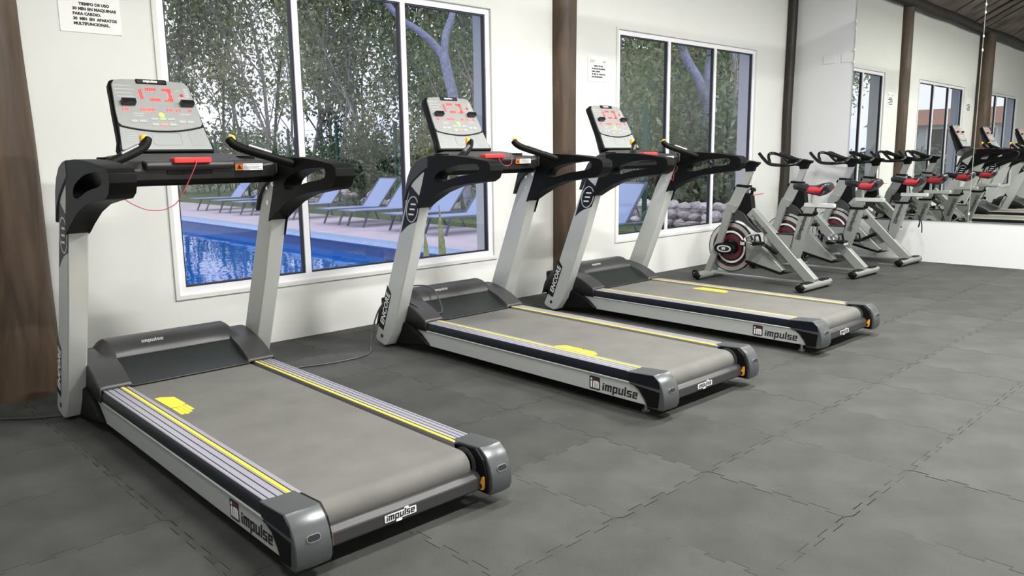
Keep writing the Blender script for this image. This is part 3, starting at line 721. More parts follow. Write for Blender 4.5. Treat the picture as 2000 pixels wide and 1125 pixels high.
    outl = smooth2([(-0.222, -0.012), (-0.214, 0.06), (-0.2085, 0.128), (-0.203, 0.21), (-0.195, 0.30), (-0.190, 0.365), (-0.172, 0.386), (-0.08, 0.394), (0, 0.396), (0.08, 0.394), (0.172, 0.386), (0.190, 0.365), (0.195, 0.30), (0.203, 0.21), (0.2085, 0.128), (0.214, 0.06), (0.222, -0.012), (0.10, -0.012), (0, -0.012), (-0.10, -0.012)], 2)
    hs = on(MB().prism(outl, -0.055, -0.006, 'z')).build('console_housing', MT['blk'], T, bevel=0.008)
    def arc(x): return 0.1335-0.031*(1-(x/0.2)**2)
    bx = np.linspace(-0.185, 0.185, 13)
    scr = [(x, arc(x)) for x in bx] + [(0.197, 0.146), (0.195, 0.21), (0.186, 0.30), (0.181, 0.355), (0.165, 0.379), (0.08, 0.386), (0, 0.388), (-0.08, 0.386), (-0.165, 0.379), (-0.181, 0.355), (-0.186, 0.30), (-0.195, 0.21), (-0.197, 0.146)]
    sc = on(MB().prism(scr, -0.008, 0.002, 'z')).build('screen_panel', MT['panel'], T, bevel=0.002)
    low = [(-0.212, 0.0), (0.212, 0.0), (0.205, 0.06), (0.197, 0.125)] + [(x, arc(x)-0.009) for x in reversed(bx)] + [(-0.197, 0.125), (-0.205, 0.06)]
    lw = on(MB().prism(low, -0.008, 0.0005, 'z')).build('lower_panel', MT['panel2'], T, bevel=0.002)
    on(MB().prism(rrect(-0.062, 0.075, 0.024, 0.092, 0.012, 4), 0.0005, 0.0018, 'z', [rrect(-0.059, 0.072, 0.027, 0.089, 0.010, 4)])).build('window_outline', MT['panel'], lw)
    on(MB().prism([(0.118, 0.02), (0.175, 0.02), (0.165, 0.10), (0.112, 0.10)], 0.0005, 0.0014, 'z')).build('speaker_pad', MT['panel'], lw)
    mb = MB()
    for k in range(7): mb.box(-0.178, -0.125-0.004*(k % 3), 0.02+0.013*k, 0.023+0.013*k, 0.0005, 0.0014)
    on(mb).build('printed_lines', MT['panel3'], lw)['kind'] = 'stuff'
    on(MB().prism(rrect(-0.21, 0.21, -0.012, -0.002, 0.004, 2), -0.006, 0.006, 'z')).build('lower_edge', MT['blkg'], T)
    # badge
    bg_ = on(MB().prism(rrect(-0.068, 0.076, 0.361, 0.386, 0.004, 2), 0.002, 0.006, 'z')).build('top_badge', MT['blkg'], sc)
    wm, wd = wordmark(0.010); on(wm.xf(Matrix.Translation((-0.035, 0.369, 0.006)))).build('badge_lettering', MT['white'], sc)
    on(MB().prism(rrect(-0.064, 0.072, 0.3655, 0.3815, 0.003, 2), 0.006, 0.0064, 'z')).build('badge_chrome', MT['chrome'], sc)  # chrome face plate of the badge
    # dot matrix display
    pitch = 0.0078
    mb = MB(); on_cells = set()
    for c in range(4, 10): on_cells |= {(c, 8), (c, 7)}
    for c in range(5, 11): on_cells |= {(c, 0), (c, 1)}
    for r_ in range(1, 8): on_cells |= {(0, r_), (1, r_)} if r_ not in (0,) else set()
    for r_ in range(0, 9): on_cells |= {(16, r_), (17, r_)}
    for c in range(13, 17): on_cells |= {(c, 8), (c, 0), (c, 7)} if c > 12 else set()
    on_cells |= {(15, 1), (14, 8)}
    lw_, lh_ = 0.146, 0.066
    for c, r_ in on_cells:
        x = -0.064+c*lw_/17; y = 0.270+r_*lh_/8
        mb.prism([(x-.0029, y-.0029), (x+.0029, y-.0029), (x+.0029, y+.0029), (x-.0029, y+.0029)], 0.0024, 0.0034, 'z')
    on(mb).build('main_display', MT['led'], sc)['kind'] = 'stuff'
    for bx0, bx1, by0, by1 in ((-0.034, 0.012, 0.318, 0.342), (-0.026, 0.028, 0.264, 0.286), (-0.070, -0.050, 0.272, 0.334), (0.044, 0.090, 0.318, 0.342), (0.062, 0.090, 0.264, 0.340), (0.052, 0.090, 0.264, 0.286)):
        on(MB().prism(rrect(bx0, bx1, by0, by1, 0.008, 3), 0.002, 0.0022, 'z')).build('led_halo', MT['ledhalo'], sc)  # painted glow: pink patches hugging the lit segments
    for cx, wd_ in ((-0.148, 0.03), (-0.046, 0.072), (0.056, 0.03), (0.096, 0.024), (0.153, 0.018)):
        on(MB().prism(rrect(cx-wd_/2, cx+wd_/2, 0.206, 0.229, 0.010, 3), 0.002, 0.0023, 'z')).build('led_halo', MT['ledhalo'], sc)  # same painted pink glow behind the small digits
        mb = MB(); n = max(2, int(wd_/0.0095))
        for k in range(n):
            x = cx-wd_/2+wd_*(k+0.5)/n
            mb.box(x-0.003, x-0.0012, 0.210, 0.225, 0.0023, 0.0031); mb.box(x+0.0012, x+0.003, 0.210, 0.225, 0.0023, 0.0031) if k % 2 else mb.box(x-0.003, x+0.003, 0.216, 0.219, 0.0023, 0.0031)
        on(mb).build('small_display', MT['led'], sc)['kind'] = 'stuff'
    on(MB().prism(rrect(0.125, 0.142, 0.294, 0.312, 0.006, 3), 0.002, 0.003, 'z')).build('small_display', MT['led'], sc)
    # book ledges
    for cx in (-0.130, 0.145):
        lg = MB().box(cx-0.031, cx+0.031, 0.238, 0.262, 0.002, 0.030)
        on(lg).build('book_ledge', MT['blkg'], sc, bevel=0.002)
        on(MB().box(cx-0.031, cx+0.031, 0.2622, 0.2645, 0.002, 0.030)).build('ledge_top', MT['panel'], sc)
    # keys
    on(MB().disc((0.009, 0.188, 0.002), 'z', 0, 0.014, 0, 0.002, 18)).build('yellow_key', MT['yel2'], sc)
    on(MB().prism(rrect(-0.006, 0.026, 0.160, 0.172, 0.003, 2), 0.002, 0.004, 'z')).build('green_key', MT['green'], sc)
    on(MB().prism(rrect(-0.008, 0.028, 0.129, 0.143, 0.003, 2), 0.002, 0.004, 'z')).build('red_key', MT['pink'], sc)
    for a, b, c, d in ((-0.137, -0.105, 0.146, 0.160), (-0.101, -0.067, 0.146, 0.160), (0.084, 0.118, 0.146, 0.160), (0.123, 0.156, 0.146, 0.160), (-0.046, -0.012, 0.160, 0.172), (0.032, 0.066, 0.160, 0.172), (-0.046, -0.014, 0.129, 0.143), (0.034, 0.068, 0.129, 0.143)):
        on(MB().prism(rrect(a, b, c, d, 0.003, 2), 0.002, 0.0038, 'z')).build('key', MT['panel3'], sc)
    mb = MB()
    for a, b, y in ((-0.175, -0.10, 0.345), (-0.175, -0.085, 0.325), (-0.175, -0.10, 0.305), (-0.17, -0.09, 0.285), (0.105, 0.125, 0.325), (0.11, 0.165, 0.285), (-0.12, -0.07, 0.192), (-0.12, -0.075, 0.180), (0.10, 0.15, 0.192)):
        mb.box(a, b, y, y+0.006, 0.002, 0.0026)
    on(mb).build('printed_lines', MT['panel3'], sc)['kind'] = 'stuff'
    for k in range(4): on(MB().prism(rrect(0.148, 0.172, 0.292+0.014*k, 0.302+0.014*k, 0.002, 2), 0.002, 0.003, 'z')).build('key', MT['panel3'], sc)
    # neck behind the console
    MB().prism([(1.975, 1.22), (2.05, 1.22), (2.17, 1.56), (2.125, 1.58)], -0.13, 0.13, 'x').build('console_neck', MT['hood'], T, bevel=0.01)
    return T
MT['yelb'] = mat('amber_button', (0.86, 0.50, 0.02), 0.4)
MT['yel2'] = mat('amber_key', (0.9, 0.60, 0.12), 0.4)
MT['orange2'] = mat('orange_sticker', (0.85, 0.22, 0.03), 0.4)

TP = [(1.407, 1.985, 0), (3.357, 2.105, 0), (5.007, 2.135, 0)]
TL = ['silver and black treadmill nearest the camera, in front of the big window',
      'middle of the three treadmills, with a loose cable over its motor hood',
      'treadmill farthest from the camera, next to the spin bikes']
proto = make_treadmill()
TM = [proto, copy_tree(proto), copy_tree(proto)]
for t, p, l in zip(TM, TP, TL):
    t.location = p; tag(t, l, 'treadmill', 'three treadmills facing the windows')
def footprint(t, pts):
    # yellow footprint mark printed on the belt; pts = near/far corners in deck coordinates
    (x0, x1, y0, y1) = pts; wd = x1-x0; ln = y1-y0
    main = [(x0, y0+ln*0.40), (x0-wd*0.04, y1), (x0+wd*0.30, y1+ln*0.0), (x1, y1-ln*0.12), (x1+wd*0.02, y0+ln*0.47), (x0+wd*0.5, y0+ln*0.38)]
    mb = MB().prism(main, 0.1972, 0.1978, 'z')
    for k in range(4):
        xa = x0+wd*0.255*k; yt = y0+ln*(0.365 if k < 2 else 0.40+0.02*(k-2)); yb = y0+ln*(0.02, 0.0, 0.05, 0.14)[k]
        mb.prism(rrect(xa, xa+wd*0.225, yb, yt, wd*0.05, 3), 0.1972, 0.1978, 'z')
    mb.build('footprint_mark', MT['yel'], t)
footprint(TM[0], (-0.275, -0.205, 1.27, 1.59)); footprint(TM[1], (-0.285, -0.222, 0.565, 0.86)); footprint(TM[2], (0.195, 0.285, 1.07, 1.36))
def lanyard(t, pts): MB().tube(smoothpts(pts, 6), 0.0022, 6).build('lanyard', MT['cordred'], t, smooth=60)
lanyard(TM[0], [(0.0, 1.655, 1.24), (0.009, 1.63, 1.237), (-0.029, 1.66, 1.14), (-0.07, 1.68, 1.064), (-0.11, 1.69, 1.036), (-0.152, 1.695, 1.027), (-0.217, 1.695, 1.038), (-0.289, 1.695, 1.082), (-0.334, 1.71, 1.145)])
lanyard(TM[1], [(0.03, 1.65, 1.245), (0.05, 1.635, 1.20), (0.10, 1.64, 1.185), (0.145, 1.65, 1.20), (0.16, 1.66, 1.235), (0.165, 1.67, 1.262)])
lanyard(TM[2], [(0.0, 1.655, 1.24), (0.36, 1.66, 1.15), (0.39, 1.70, 1.09), (0.405, 1.72, 1.03), (0.415, 1.75, 1.06), (0.415, 1.76, 1.12)])
# loose cable lying over the hood of the middle treadmill
cab = MB().tube(smoothpts([(-0.42, 2.16, 0.34), (-0.40, 2.02, 0.30), (-0.36, 1.95, 0.262), (-0.29, 1.915, 0.24), (-0.235, 1.93, 0.245), (-0.20, 2.0, 0.30), (-0.20, 2.06, 0.365), (-0.23, 2.12, 0.392), (-0.30, 2.17, 0.395)], 6), 0.005, 8).build('loose_cable', MT['cordblk'], None, smooth=60)
cab.location = TP[1]; tag(cab, 'thin dark cable looped over the motor hood of the middle treadmill', 'cable')
for name, pts, lab in (('power_cord', [(0.1, 4.80, 0.006), (0.40, 4.62, 0.006), (0.671, 4.428, 0.006), (0.782, 4.335, 0.006), (0.883, 4.282, 0.006), (0.945, 4.25, 0.008), (1.02, 4.20, 0.02)], 'dark power cord on the floor at the left edge, running to the nearest treadmill'),
                       ('power_cord', [(1.85, 4.33, 0.006), (2.10, 4.26, 0.006), (2.232, 4.233, 0.006), (2.35, 4.196, 0.006), (2.564, 4.188, 0.006), (2.69, 4.25, 0.006), (2.77, 4.36, 0.02), (2.82, 4.415, 0.10), (2.88, 4.43, 0.22), (2.95, 4.43, 0.30)], 'dark power cord curving over the floor between the nearest and middle treadmills')):
    o = MB().tube(smoothpts(pts, 6), 0.0055, 8).build(name, MT['cordblk'], None, smooth=60)
    tag(o, lab, 'cord')
st = MB().box(8.945, 8.97, 3.43, 3.58, 0.0, 0.004).build('metal_strip', MT['steel'], None); tag(st, 'small pale metal strip lying on the floor between the second and third spin bikes', 'strip')
# ------------------------------------------------------------------ spin bikes (u along the bike: 0 = rear foot, 1.1 = front foot)
def make_bike():
    B = empty('spin_bike'); G = MT['bikegrey']
    # rear and front floor bars
    for u, nm in ((0.0, 'rear_foot'), (1.10, 'front_foot')):
        hw = 0.272 if u == 0 else 0.25
        f = MB().prism(rrect(u-0.045, u+0.045, 0.016, 0.076, 0.022, 4), -hw, hw, 'x').build(nm, G, B, bevel=0.003)
        for s in (-1, 1):
            e = MB().loft([[(s*(hw+o), u+q*math.cos(a)*0.046, 0.046+q*math.sin(a)*0.034) for a in np.linspace(0, 2*PI, 17)[:-1]] for o, q in ((-0.035, 1.0), (0.0, 1.0), (0.012, 0.9), (0.02, 0.6))]).build('end_cap', MT['blk'], B, smooth=40)
            MB().disc((s*(hw-0.03), u, 0), 'z', 0, 0.018, 0.0, 0.02, 12).build('floor_pad', MT['blk'], f)
            if u == 0: MB().prism(rrect(min(s*0.08, s*0.225), max(s*0.08, s*0.225), -0.034, 0.026, 0.008, 3), 0.073, 0.083, 'z').build('step_pad', MT['blk'], f, bevel=0.003)
            else:
                MB().disc((s*0.19, u+0.055, 0.062), 'x', 0, 0.03, -0.013, 0.013, 20).build('transport_wheel', MT['blk'], B, smooth=40)
                MB().tube([(s*0.19, u+0.03, 0.05), (s*0.19, u+0.06, 0.06)], 0.009, 8).build('wheel_bracket', MT['steel'], B)
    # thin lower rod
    MB().bar((0, 0.03, 0.055), (0, 1.08, 0.052), 0.03, 0.022).build('lower_rod', MT['steel'], B, bevel=0.004)
    # main diagonal beam
    bm = MB().bar((0, 0.005, 0.062), (0, 0.665, 0.69), 0.075, 0.095).build('main_beam', G, B, bevel=0.008)
    # seat tube
    stb = MB().loft([[(sx*w, u, z) for sx, u, z, w in ((-1, a, z0, w), (1, a, z0, w), (1, b, z0, w), (-1, b, z0, w))] for a, b, z0, w in ((0.160, 0.245, 0.265, 0.034), (0.075, 0.19, 0.56, 0.036), (0.04, 0.163, 0.675, 0.036))]).build('seat_tube', G, B, bevel=0.008)
    # web plate between beam and seat tube
    MB().prism([(0.455, 0.487), (0.22, 0.487), (0.262, 0.30), (0.30, 0.30)], -0.022, 0.022, 'x').build('web_plate', G, B, bevel=0.004)
    MB().prism([(0.455, 0.487), (0.215, 0.487), (0.215, 0.497), (0.447, 0.497)], -0.024, 0.024, 'x').build('web_trim', MT['gasket'], B)
    # lower chain-side guard (plate running forward below the beam)
    lp = MB().prism([(0.60, 0.42), (0.30, 0.15), (0.33, 0.125), (0.66, 0.205), (0.70, 0.24), (0.70, 0.40)], -0.02, 0.045, 'x').build('lower_guard', G, B, bevel=0.006)
    MB().prism([(0.22, 0.135), (0.33, 0.105), (0.70, 0.19), (0.70, 0.215), (0.33, 0.13)], -0.026, 0.05, 'x').build('guard_trim', MT['blk'], B, bevel=0.004)
    # fork and head tube
    for s in (-1, 1):
        fk = MB()
        cs = []
        for u, z, w, d in ((1.105, 0.055, 0.018, 0.032), (0.965, 0.40, 0.018, 0.033), (0.905, 0.59, 0.019, 0.036), (0.875, 0.685, 0.022, 0.043), (0.835, 0.755, 0.022, 0.05)):
            cs.append([(s*0.055+sx*w, u+sy*d, z+sy*d*0.28) for sx, sy in ((-1, -1), (1, -1), (1, 1), (-1, 1))])
        fk.loft(cs).build('fork_leg', G, B, bevel=0.006)
    ht = MB().loft([[(sx*w, u+sy*d, z+sy*d*0.30) for sx, sy in ((-1, -1), (1, -1), (1, 1), (-1, 1))] for u, z, w, d in ((0.865, 0.68, 0.076, 0.048), (0.825, 0.765, 0.05, 0.056), (0.755, 0.925, 0.036, 0.056))]).build('head_tube', G, B, bevel=0.006)
    MB().loft([[(sx*0.04, u+sy*0.064, z+sy*0.004) for sx, sy in ((-1, -1), (1, -1), (1, 1), (-1, 1))] for u, z in ((0.757, 0.920), (0.750, 0.942))]).build('head_collar', MT['blk'], B, bevel=0.003)
    MB().bar((0, 0.757, 0.90), (0, 0.690, 1.09), 0.03, 0.075).build('handlebar_post', MT['steel'], B, bevel=0.006)
    MB().bar((0, 0.722, 0.92), (0, 0.655, 1.085), 0.026, 0.006).build('post_slot', MT['gasket'], B)
    # handlebar mount and bars
    mt = MB().prism([(0.598, 1.150), (0.605, 1.135), (0.640, 1.118), (0.655, 1.072), (0.725, 1.068), (0.735, 1.10), (0.80, 1.118), (0.855, 1.135), (0.865, 1.172), (0.83, 1.182), (0.60, 1.158)], -0.03, 0.03, 'x').build('handlebar_mount', MT['blk'], B, bevel=0.008)
    for s in (-1, 1):
        pts = smoothpts([(s*0.02, 0.715, 1.158), (s*0.09, 0.70, 1.150), (s*0.165, 0.72, 1.125), (s*0.215, 0.80, 1.115), (s*0.225, 0.90, 1.117), (s*0.225, 0.975, 1.132), (s*0.222, 1.04, 1.185), (s*0.22, 1.092, 1.240)], 6)
        hb = MB().tube(pts, 0.0175, 12).build('handlebar', MT['blkg'], B, smooth=60)
        pts = smoothpts([(s*0.222, 0.965, 1.128), (s*0.185, 0.985, 1.150), (s*0.150, 1.02, 1.200), (s*0.118, 1.025, 1.232), (s*0.088, 0.985, 1.236), (s*0.065, 0.90, 1.205), (s*0.045, 0.80, 1.172), (s*0.03, 0.74, 1.165)], 6)
        MB().tube(pts, 0.016, 12).build('inner_handlebar', MT['blkg'], B, smooth=60)
    # knobs
    def knob(p, d, nm='knob', r=0.02):
        p = Vector(p); d = Vector(d).normalized()
        MB().tube([p, p+d*0.03, p+d*0.032, p+d*0.045, p+d*0.058, p+d*0.062], [0.007, 0.007, r*0.8, r, r*0.9, r*0.4], 14).build(nm, MT['blk'], B, smooth=50)
    knob((0, 0.80, 0.885), (0, 1, 0.35)); knob((0, 0.055, 0.585), (0, -1, 0.25)); knob((0, 0.02, 0.745), (0, 0, -1))
    # black drive shroud between head tube and beam
    MB().prism([(0.775, 0.885), (0.655, 0.845), (0.635, 0.70), (0.60, 0.625), (0.70, 0.60), (0.80, 0.66), (0.83, 0.72)], -0.034, 0.034, 'x').build('brake_shroud', MT['blk'], B, bevel=0.008)
    MB().prism(smooth2([(0.86, 0.66), (0.80, 0.70), (0.72, 0.665), (0.64, 0.57), (0.55, 0.50), (0.60, 0.50), (0.72, 0.575), (0.80, 0.60), (0.88, 0.60)], 3), -0.042, 0.042, 'x').build('drive_cover', MT['hood'], B, bevel=0.008)
    MB().tube([(0, 0.672, 0.85), (0, 0.662, 0.885), (0, 0.660, 0.89), (0, 0.655, 0.905), (0, 0.652, 0.915)], [0.016, 0.014, 0.03, 0.03, 0.02], 14).build('resistance_knob', MT['blk'], B, smooth=50)
    MB().bar((0, 0.655, 0.845), (0, 0.545, 0.862), 0.014, 0.006).build('brake_lever', MT['red'], B)
    # flywheel
    C = (0, 0.87, 0.33)
    fw = MB().disc(C, 'x', 0, 0.205, -0.009, 0.009, 56).build('flywheel', MT['blkg'], B, smooth=40)
    MB().disc(C, 'x', 0.20, 0.240, -0.014, 0.014, 64).build('flywheel_rim', MT['steel'], fw, smooth=40)
    MB().disc(C, 'x', 0.2385, 0.246, -0.015, 0.015, 64).build('flywheel_edge', MT['blk'], fw, smooth=40)
    MB().disc(C, 'x', 0.186, 0.2, -0.0105, 0.0105, 56).build('maroon_ring', MT['maroon'], fw)
    MB().disc(C, 'x', 0.142, 0.160, -0.0105, 0.0105, 56).build('white_ring', MT['white'], fw)
    MB().disc(C, 'x', 0.085, 0.122, -0.0105, 0.0105, 56).build('maroon_ring', MT['maroon'], fw)
    for s in (-1, 1):
        MB().box(min(s*0.0105, s*0.012), max(s*0.0105, s*0.012), 0.69, 0.775, 0.345, 0.405).build('logo_field', MT['blkg'], fw)
        fx = frame_mx((s*0.0122, 0.765 if s < 0 else 0.70, 0.357), (0, -1 if s < 0 else 1, 0), (0, 0, 1))
        mb = MB()
        for a, b, c, d in ((0, 0, .14, .7), (0, .8, .14, .95), (.24, 0, .38, .7), (.46, 0, .6, .7), (.68, 0, .82, .7), (.24, .56, .82, .72)):
            mb.prism([(p*0.055, q*0.04) for p, q in ((a, b), (c, b), (c, d), (a, d))], 0, 0.001, 'z')
        mb.xf(fx).build('logo_letters', MT['white'], fw)
        # hub cover on the fork
        def ov(a, b): return [(0.895+a*math.copysign(abs(math.cos(t))**0.8, math.cos(t)), 0.318+b*math.copysign(abs(math.sin(t))**0.9, math.sin(t))) for t in np.linspace(0, 2*PI, 33)[:-1]]
        hc = MB().prism(ov(0.115, 0.055), s*0.07, s*0.095, 'x').build('hub_cover', MT['blk'], B, bevel=0.006)
        MB().prism(ov(0.078, 0.034), s*0.094, s*0.0975, 'x').build('hub_ring', MT['silverl'], hc)
        MB().prism(ov(0.060, 0.022), s*0.097, s*0.099, 'x').build('hub_plate', MT['blkg'], hc)
        mb = MB()
        for y0, y1, z0, z1 in ((0.912, 0.918, 0.306, 0.330), (0.880, 0.886, 0.306, 0.330), (0.893, 0.899, 0.306, 0.326), (0.905, 0.909, 0.306, 0.326), (0.880, 0.909, 0.324, 0.331)):
            mb.box(min(s*0.099, s*0.1), max(s*0.099, s*0.1), y0, y1, z0, z1)
        mb.build('hub_letters', MT['white'], hc)
        MB().tube([(s*0.01, 0.87, 0.33), (s*0.075, 0.87, 0.33)], 0.012, 10).build('axle_stub', MT['steel'], B)
    # crank and pedals
    cr = Vector((0, 0.36, 0.32))
    for s, ang in ((-1, 62), (1, 242)):
        a = math.radians(ang); d = Vector((0, math.sin(a), math.cos(a)))
        p0 = cr+Vector((s*0.065, 0, 0)); p1 = p0+d*0.17
        ck = MB().tube([p0-d*0.018, p0, p1, p1+d*0.014], [0.016, 0.021, 0.014, 0.01], 12).build('crank_arm', MT['blk'], B, smooth=50)
        MB().disc(tuple(p0), 'x', 0, 0.016, -0.016 if s < 0 else 0.0, 0.016 if s > 0 else 0.0, 14).build('crank_bolt', MT['blkg'], ck)
        q = p1+Vector((s*0.065, 0, 0))
        pd = MB().box(q.x-0.05, q.x+0.05, q.y-0.045, q.y+0.05, q.z-0.014, q.z+0.014).build('pedal', MT['blk'], B, bevel=0.005)
        cage = smoothpts([(q.x-0.045, q.y+0.03, q.z+0.0), (q.x-0.045, q.y+0.095, q.z+0.01), (q.x-0.032, q.y+0.12, q.z+0.045), (q.x+0.032, q.y+0.12, q.z+0.045), (q.x+0.045, q.y+0.095, q.z+0.01), (q.x+0.045, q.y+0.03, q.z)], 4)
        MB().tube(cage, 0.009, 8).build('toe_cage', MT['chrome'], pd, smooth=60)
        MB().tube(smoothpts([(q.x, q.y+0.12, q.z+0.045), (q.x, q.y+0.08, q.z+0.075), (q.x, q.y+0.03, q.z+0.078)], 4), 0.009, 8).build('cage_spine', MT['chrome'], pd, smooth=60)
        MB().tube(smoothpts([(q.x-0.05, q.y, q.z+0.01), (q.x-0.038, q.y+0.01, q.z+0.068), (q.x+0.03, q.y+0.01, q.z+0.075), (q.x+0.05, q.y, q.z+0.01)], 4), 0.010, 8).build('toe_strap', MT['blkg'], pd, smooth=60)
        for e in (-1, 1): MB().box(q.x-0.048, q.x+0.048, q.y+e*0.04-0.008, q.y+e*0.04+0.008, q.z-0.026, q.z-0.008).build('pedal_plate', MT['chrome'], pd)
        MB().tube([p1, q], 0.007, 8).build('pedal_axle', MT['steel'], ck)
    # chain guard on the far side with its round disc
    MB().disc((0.06, 0.36, 0.32), 'x', 0, 0.115, -0.012, 0.012, 36).build('chain_ring_cover', MT['bikegrey'], B, bevel=0.004)
    MB().disc((0.073, 0.36, 0.32), 'x', 0.05, 0.10, 0, 0.003, 36).build('cover_ring', MT['silverl'], B)
    MB().disc((0.073, 0.36, 0.32), 'x', 0, 0.05, 0, 0.004, 30).build('cover_centre', MT['blk'], B)
    # seat post, slider, saddle
    MB().prism([(0.035, 0.672), (0.175, 0.672), (0.17, 0.694), (0.028, 0.694)], -0.041, 0.041, 'x').build('seat_collar', MT['blk'], B, bevel=0.003)
    MB().bar((0, 0.105, 0.66), (0, 0.055, 0.775), 0.03, 0.085).build('seat_post', MT['steel'], B, bevel=0.005)
    MB().prism(rrect(-0.155, 0.125, 0.752, 0.790, 0.008, 3), -0.022, 0.022, 'x').build('seat_slider', MT['silverl'], B, bevel=0.004)
    MB().prism([(-0.12, 0.745), (0.11, 0.745), (0.11, 0.753), (-0.12, 0.753)], -0.012, 0.012, 'x').build('slider_slot', MT['gasket'], B)
    MB().tube([(0, 0.06, 0.785), (0, 0.06, 0.885)], 0.0135, 12).build('saddle_pin', MT['steel'], B, smooth=60)
    prof = []   # saddle: sections along u: (u, half width, z top, z bottom)
    for u, hw, zt, zb in ((0.245, 0.012, 0.948, 0.920), (0.235, 0.026, 0.964, 0.908), (0.19, 0.035, 0.966, 0.900), (0.12, 0.042, 0.953, 0.890), (0.05, 0.064, 0.948, 0.866), (-0.01, 0.098, 0.960, 0.852), (-0.055, 0.118, 0.975, 0.866), (-0.088, 0.108, 0.978, 0.892), (-0.105, 0.06, 0.965, 0.915)):
        prof.append([(hw*math.cos(a)*(1.0 if math.sin(a) > -0.2 else 0.75), u, (zt+zb)/2+(zt-zb)/2*math.copysign(abs(math.sin(a))**0.7, math.sin(a))) for a in np.linspace(0, 2*PI, 19)[:-1]])
    sd = MB().loft(prof).build('saddle', MT['seatblk'], B, smooth=60)
    for s in (-1, 1):
        pr = []
        for u, hw in ((0.085, 0.054), (0.05, 0.068), (0.0, 0.097), (-0.035, 0.1130), (-0.075, 0.1165)):
            pr.append([(s*(hw+o), u+(0.91-z)*0.7, z) for z, o in ((0.880, -0.022), (0.893, -0.006), (0.910, 0.003), (0.925, 0.003), (0.940, -0.003))])
        MB().loft(pr, closed=False, cap=False).build('red_panel', MT['seatred'], sd, smooth=60, recalc=False)
    MB().prism([(0.09, 0.875), (-0.02, 0.862), (-0.03, 0.88), (0.10, 0.90)], -0.045, 0.045, 'x').build('saddle_clamp', MT['blk'], B, bevel=0.005)
    # lettering on the seat tube and the beam
    for s in (-1, 1):
        wm, wd = wordmark(0.027)
        if s < 0: fx = frame_mx((-0.0375, 0.165, 0.455), (0, -0.33, 1), (0, 1, 0.33))
        else: fx = frame_mx((0.0375, 0.085, 0.635), (0, 0.33, -1), (0, 1, 0.33))
        bh = 0.045
        wm.xf(fx @ Matrix.Translation((bh*1.15, -0.014, 0.001))).build('lettering', MT['ink'], stb)
        mb = MB()
        mb.prism(rrect(0, bh, -0.025, bh-0.025, 0.006, 3), 0.0, 0.001, 'z', [rrect(0.004, bh-0.004, -0.021, bh-0.029, 0.004, 3)])
        for a in (0.009, 0.018, 0.027, 0.034): mb.prism([(a, -0.018), (a+0.004, -0.018), (a+0.004, 0.01), (a, 0.01)], 0, 0.001, 'z')
        mb.xf(fx).build('logo_block', MT['ink'], stb)
        if s < 0: fx = frame_mx((-0.0385, 0.645, 0.640), (0, -0.70, -0.66), (0, -0.66, 0.70))
        else: fx = frame_mx((0.0385, 0.52, 0.52), (0, 0.70, 0.66), (0, -0.66, 0.70))
        wm, wd = wordmark(0.027); wm.xf(fx @ Matrix.Translation((0.05, -0.01, 0.001))).build('lettering', MT['ink'], bm)
        MB().prism(rrect(0, bh*0.95, -0.02, bh-0.022, 0.006, 3), 0, 0.001, 'z', [rrect(0.004, bh*0.95-0.004, -0.016, bh-0.026, 0.004, 3)]).xf(fx).build('logo_block', MT['ink'], bm)
    MB().bar((-0.012, 0.615, 0.70), (-0.012, 0.53, 0.62), 0.03, 0.004).build('orange_tag', MT['orange2'], B)
    return B
bike0 = make_bike()
BP = [(6.87, 3.31, 0), (7.94, 3.31, 0), (9.085, 3.31, 0)]
BL = ['grey spin bike nearest the treadmills, its handlebar behind the far treadmill handle',
      'middle of the three real spin bikes, in front of the dark corner post',
      'spin bike closest to the mirror wall, farthest from the treadmills']
BK = [bike0, copy_tree(bike0), copy_tree(bike0)]
for b, p, l in zip(BK, BP, BL):
    b.location = p; tag(b, l, 'spin bike', 'row of spin bikes by the mirror')
def turn_crank(b, delta):
    Rx = Matrix.Rotation(delta, 4, 'X')
    Mx = Matrix.Translation((0, 0.36, 0.32)) @ Rx @ Matrix.Translation((0, -0.36, -0.32))
    pedal = 0
    for c in b.children:
        nm = c.name.split('.')[0]
        if nm == 'crank_arm': c.matrix_local = Mx @ c.matrix_local
        elif nm == 'pedal':
            a = math.radians(62 if pedal == 0 else 242); pedal += 1
            p = Vector((0, math.sin(a), math.cos(a)))*0.17
            c.location = (Rx @ p)-p
turn_crank(BK[1], math.radians(143)); turn_crank(BK[2], math.radians(-54))
# loose strap hanging behind the third bike
sm = MB().tube(smoothpts([(9.085, 3.30, 0.62), (9.075, 3.24, 0.56), (9.08, 3.22, 0.47), (9.09, 3.235, 0.42), (9.085, 3.215, 0.50), (9.09, 3.20, 0.44), (9.09, 3.195, 0.36)], 5), 0.006, 7)
sm = sm.build('hanging_strap', MT['blkg'], None, smooth=60); tag(sm, 'thin black strap hanging from the seat tube of the spin bike by the mirror', 'strap')
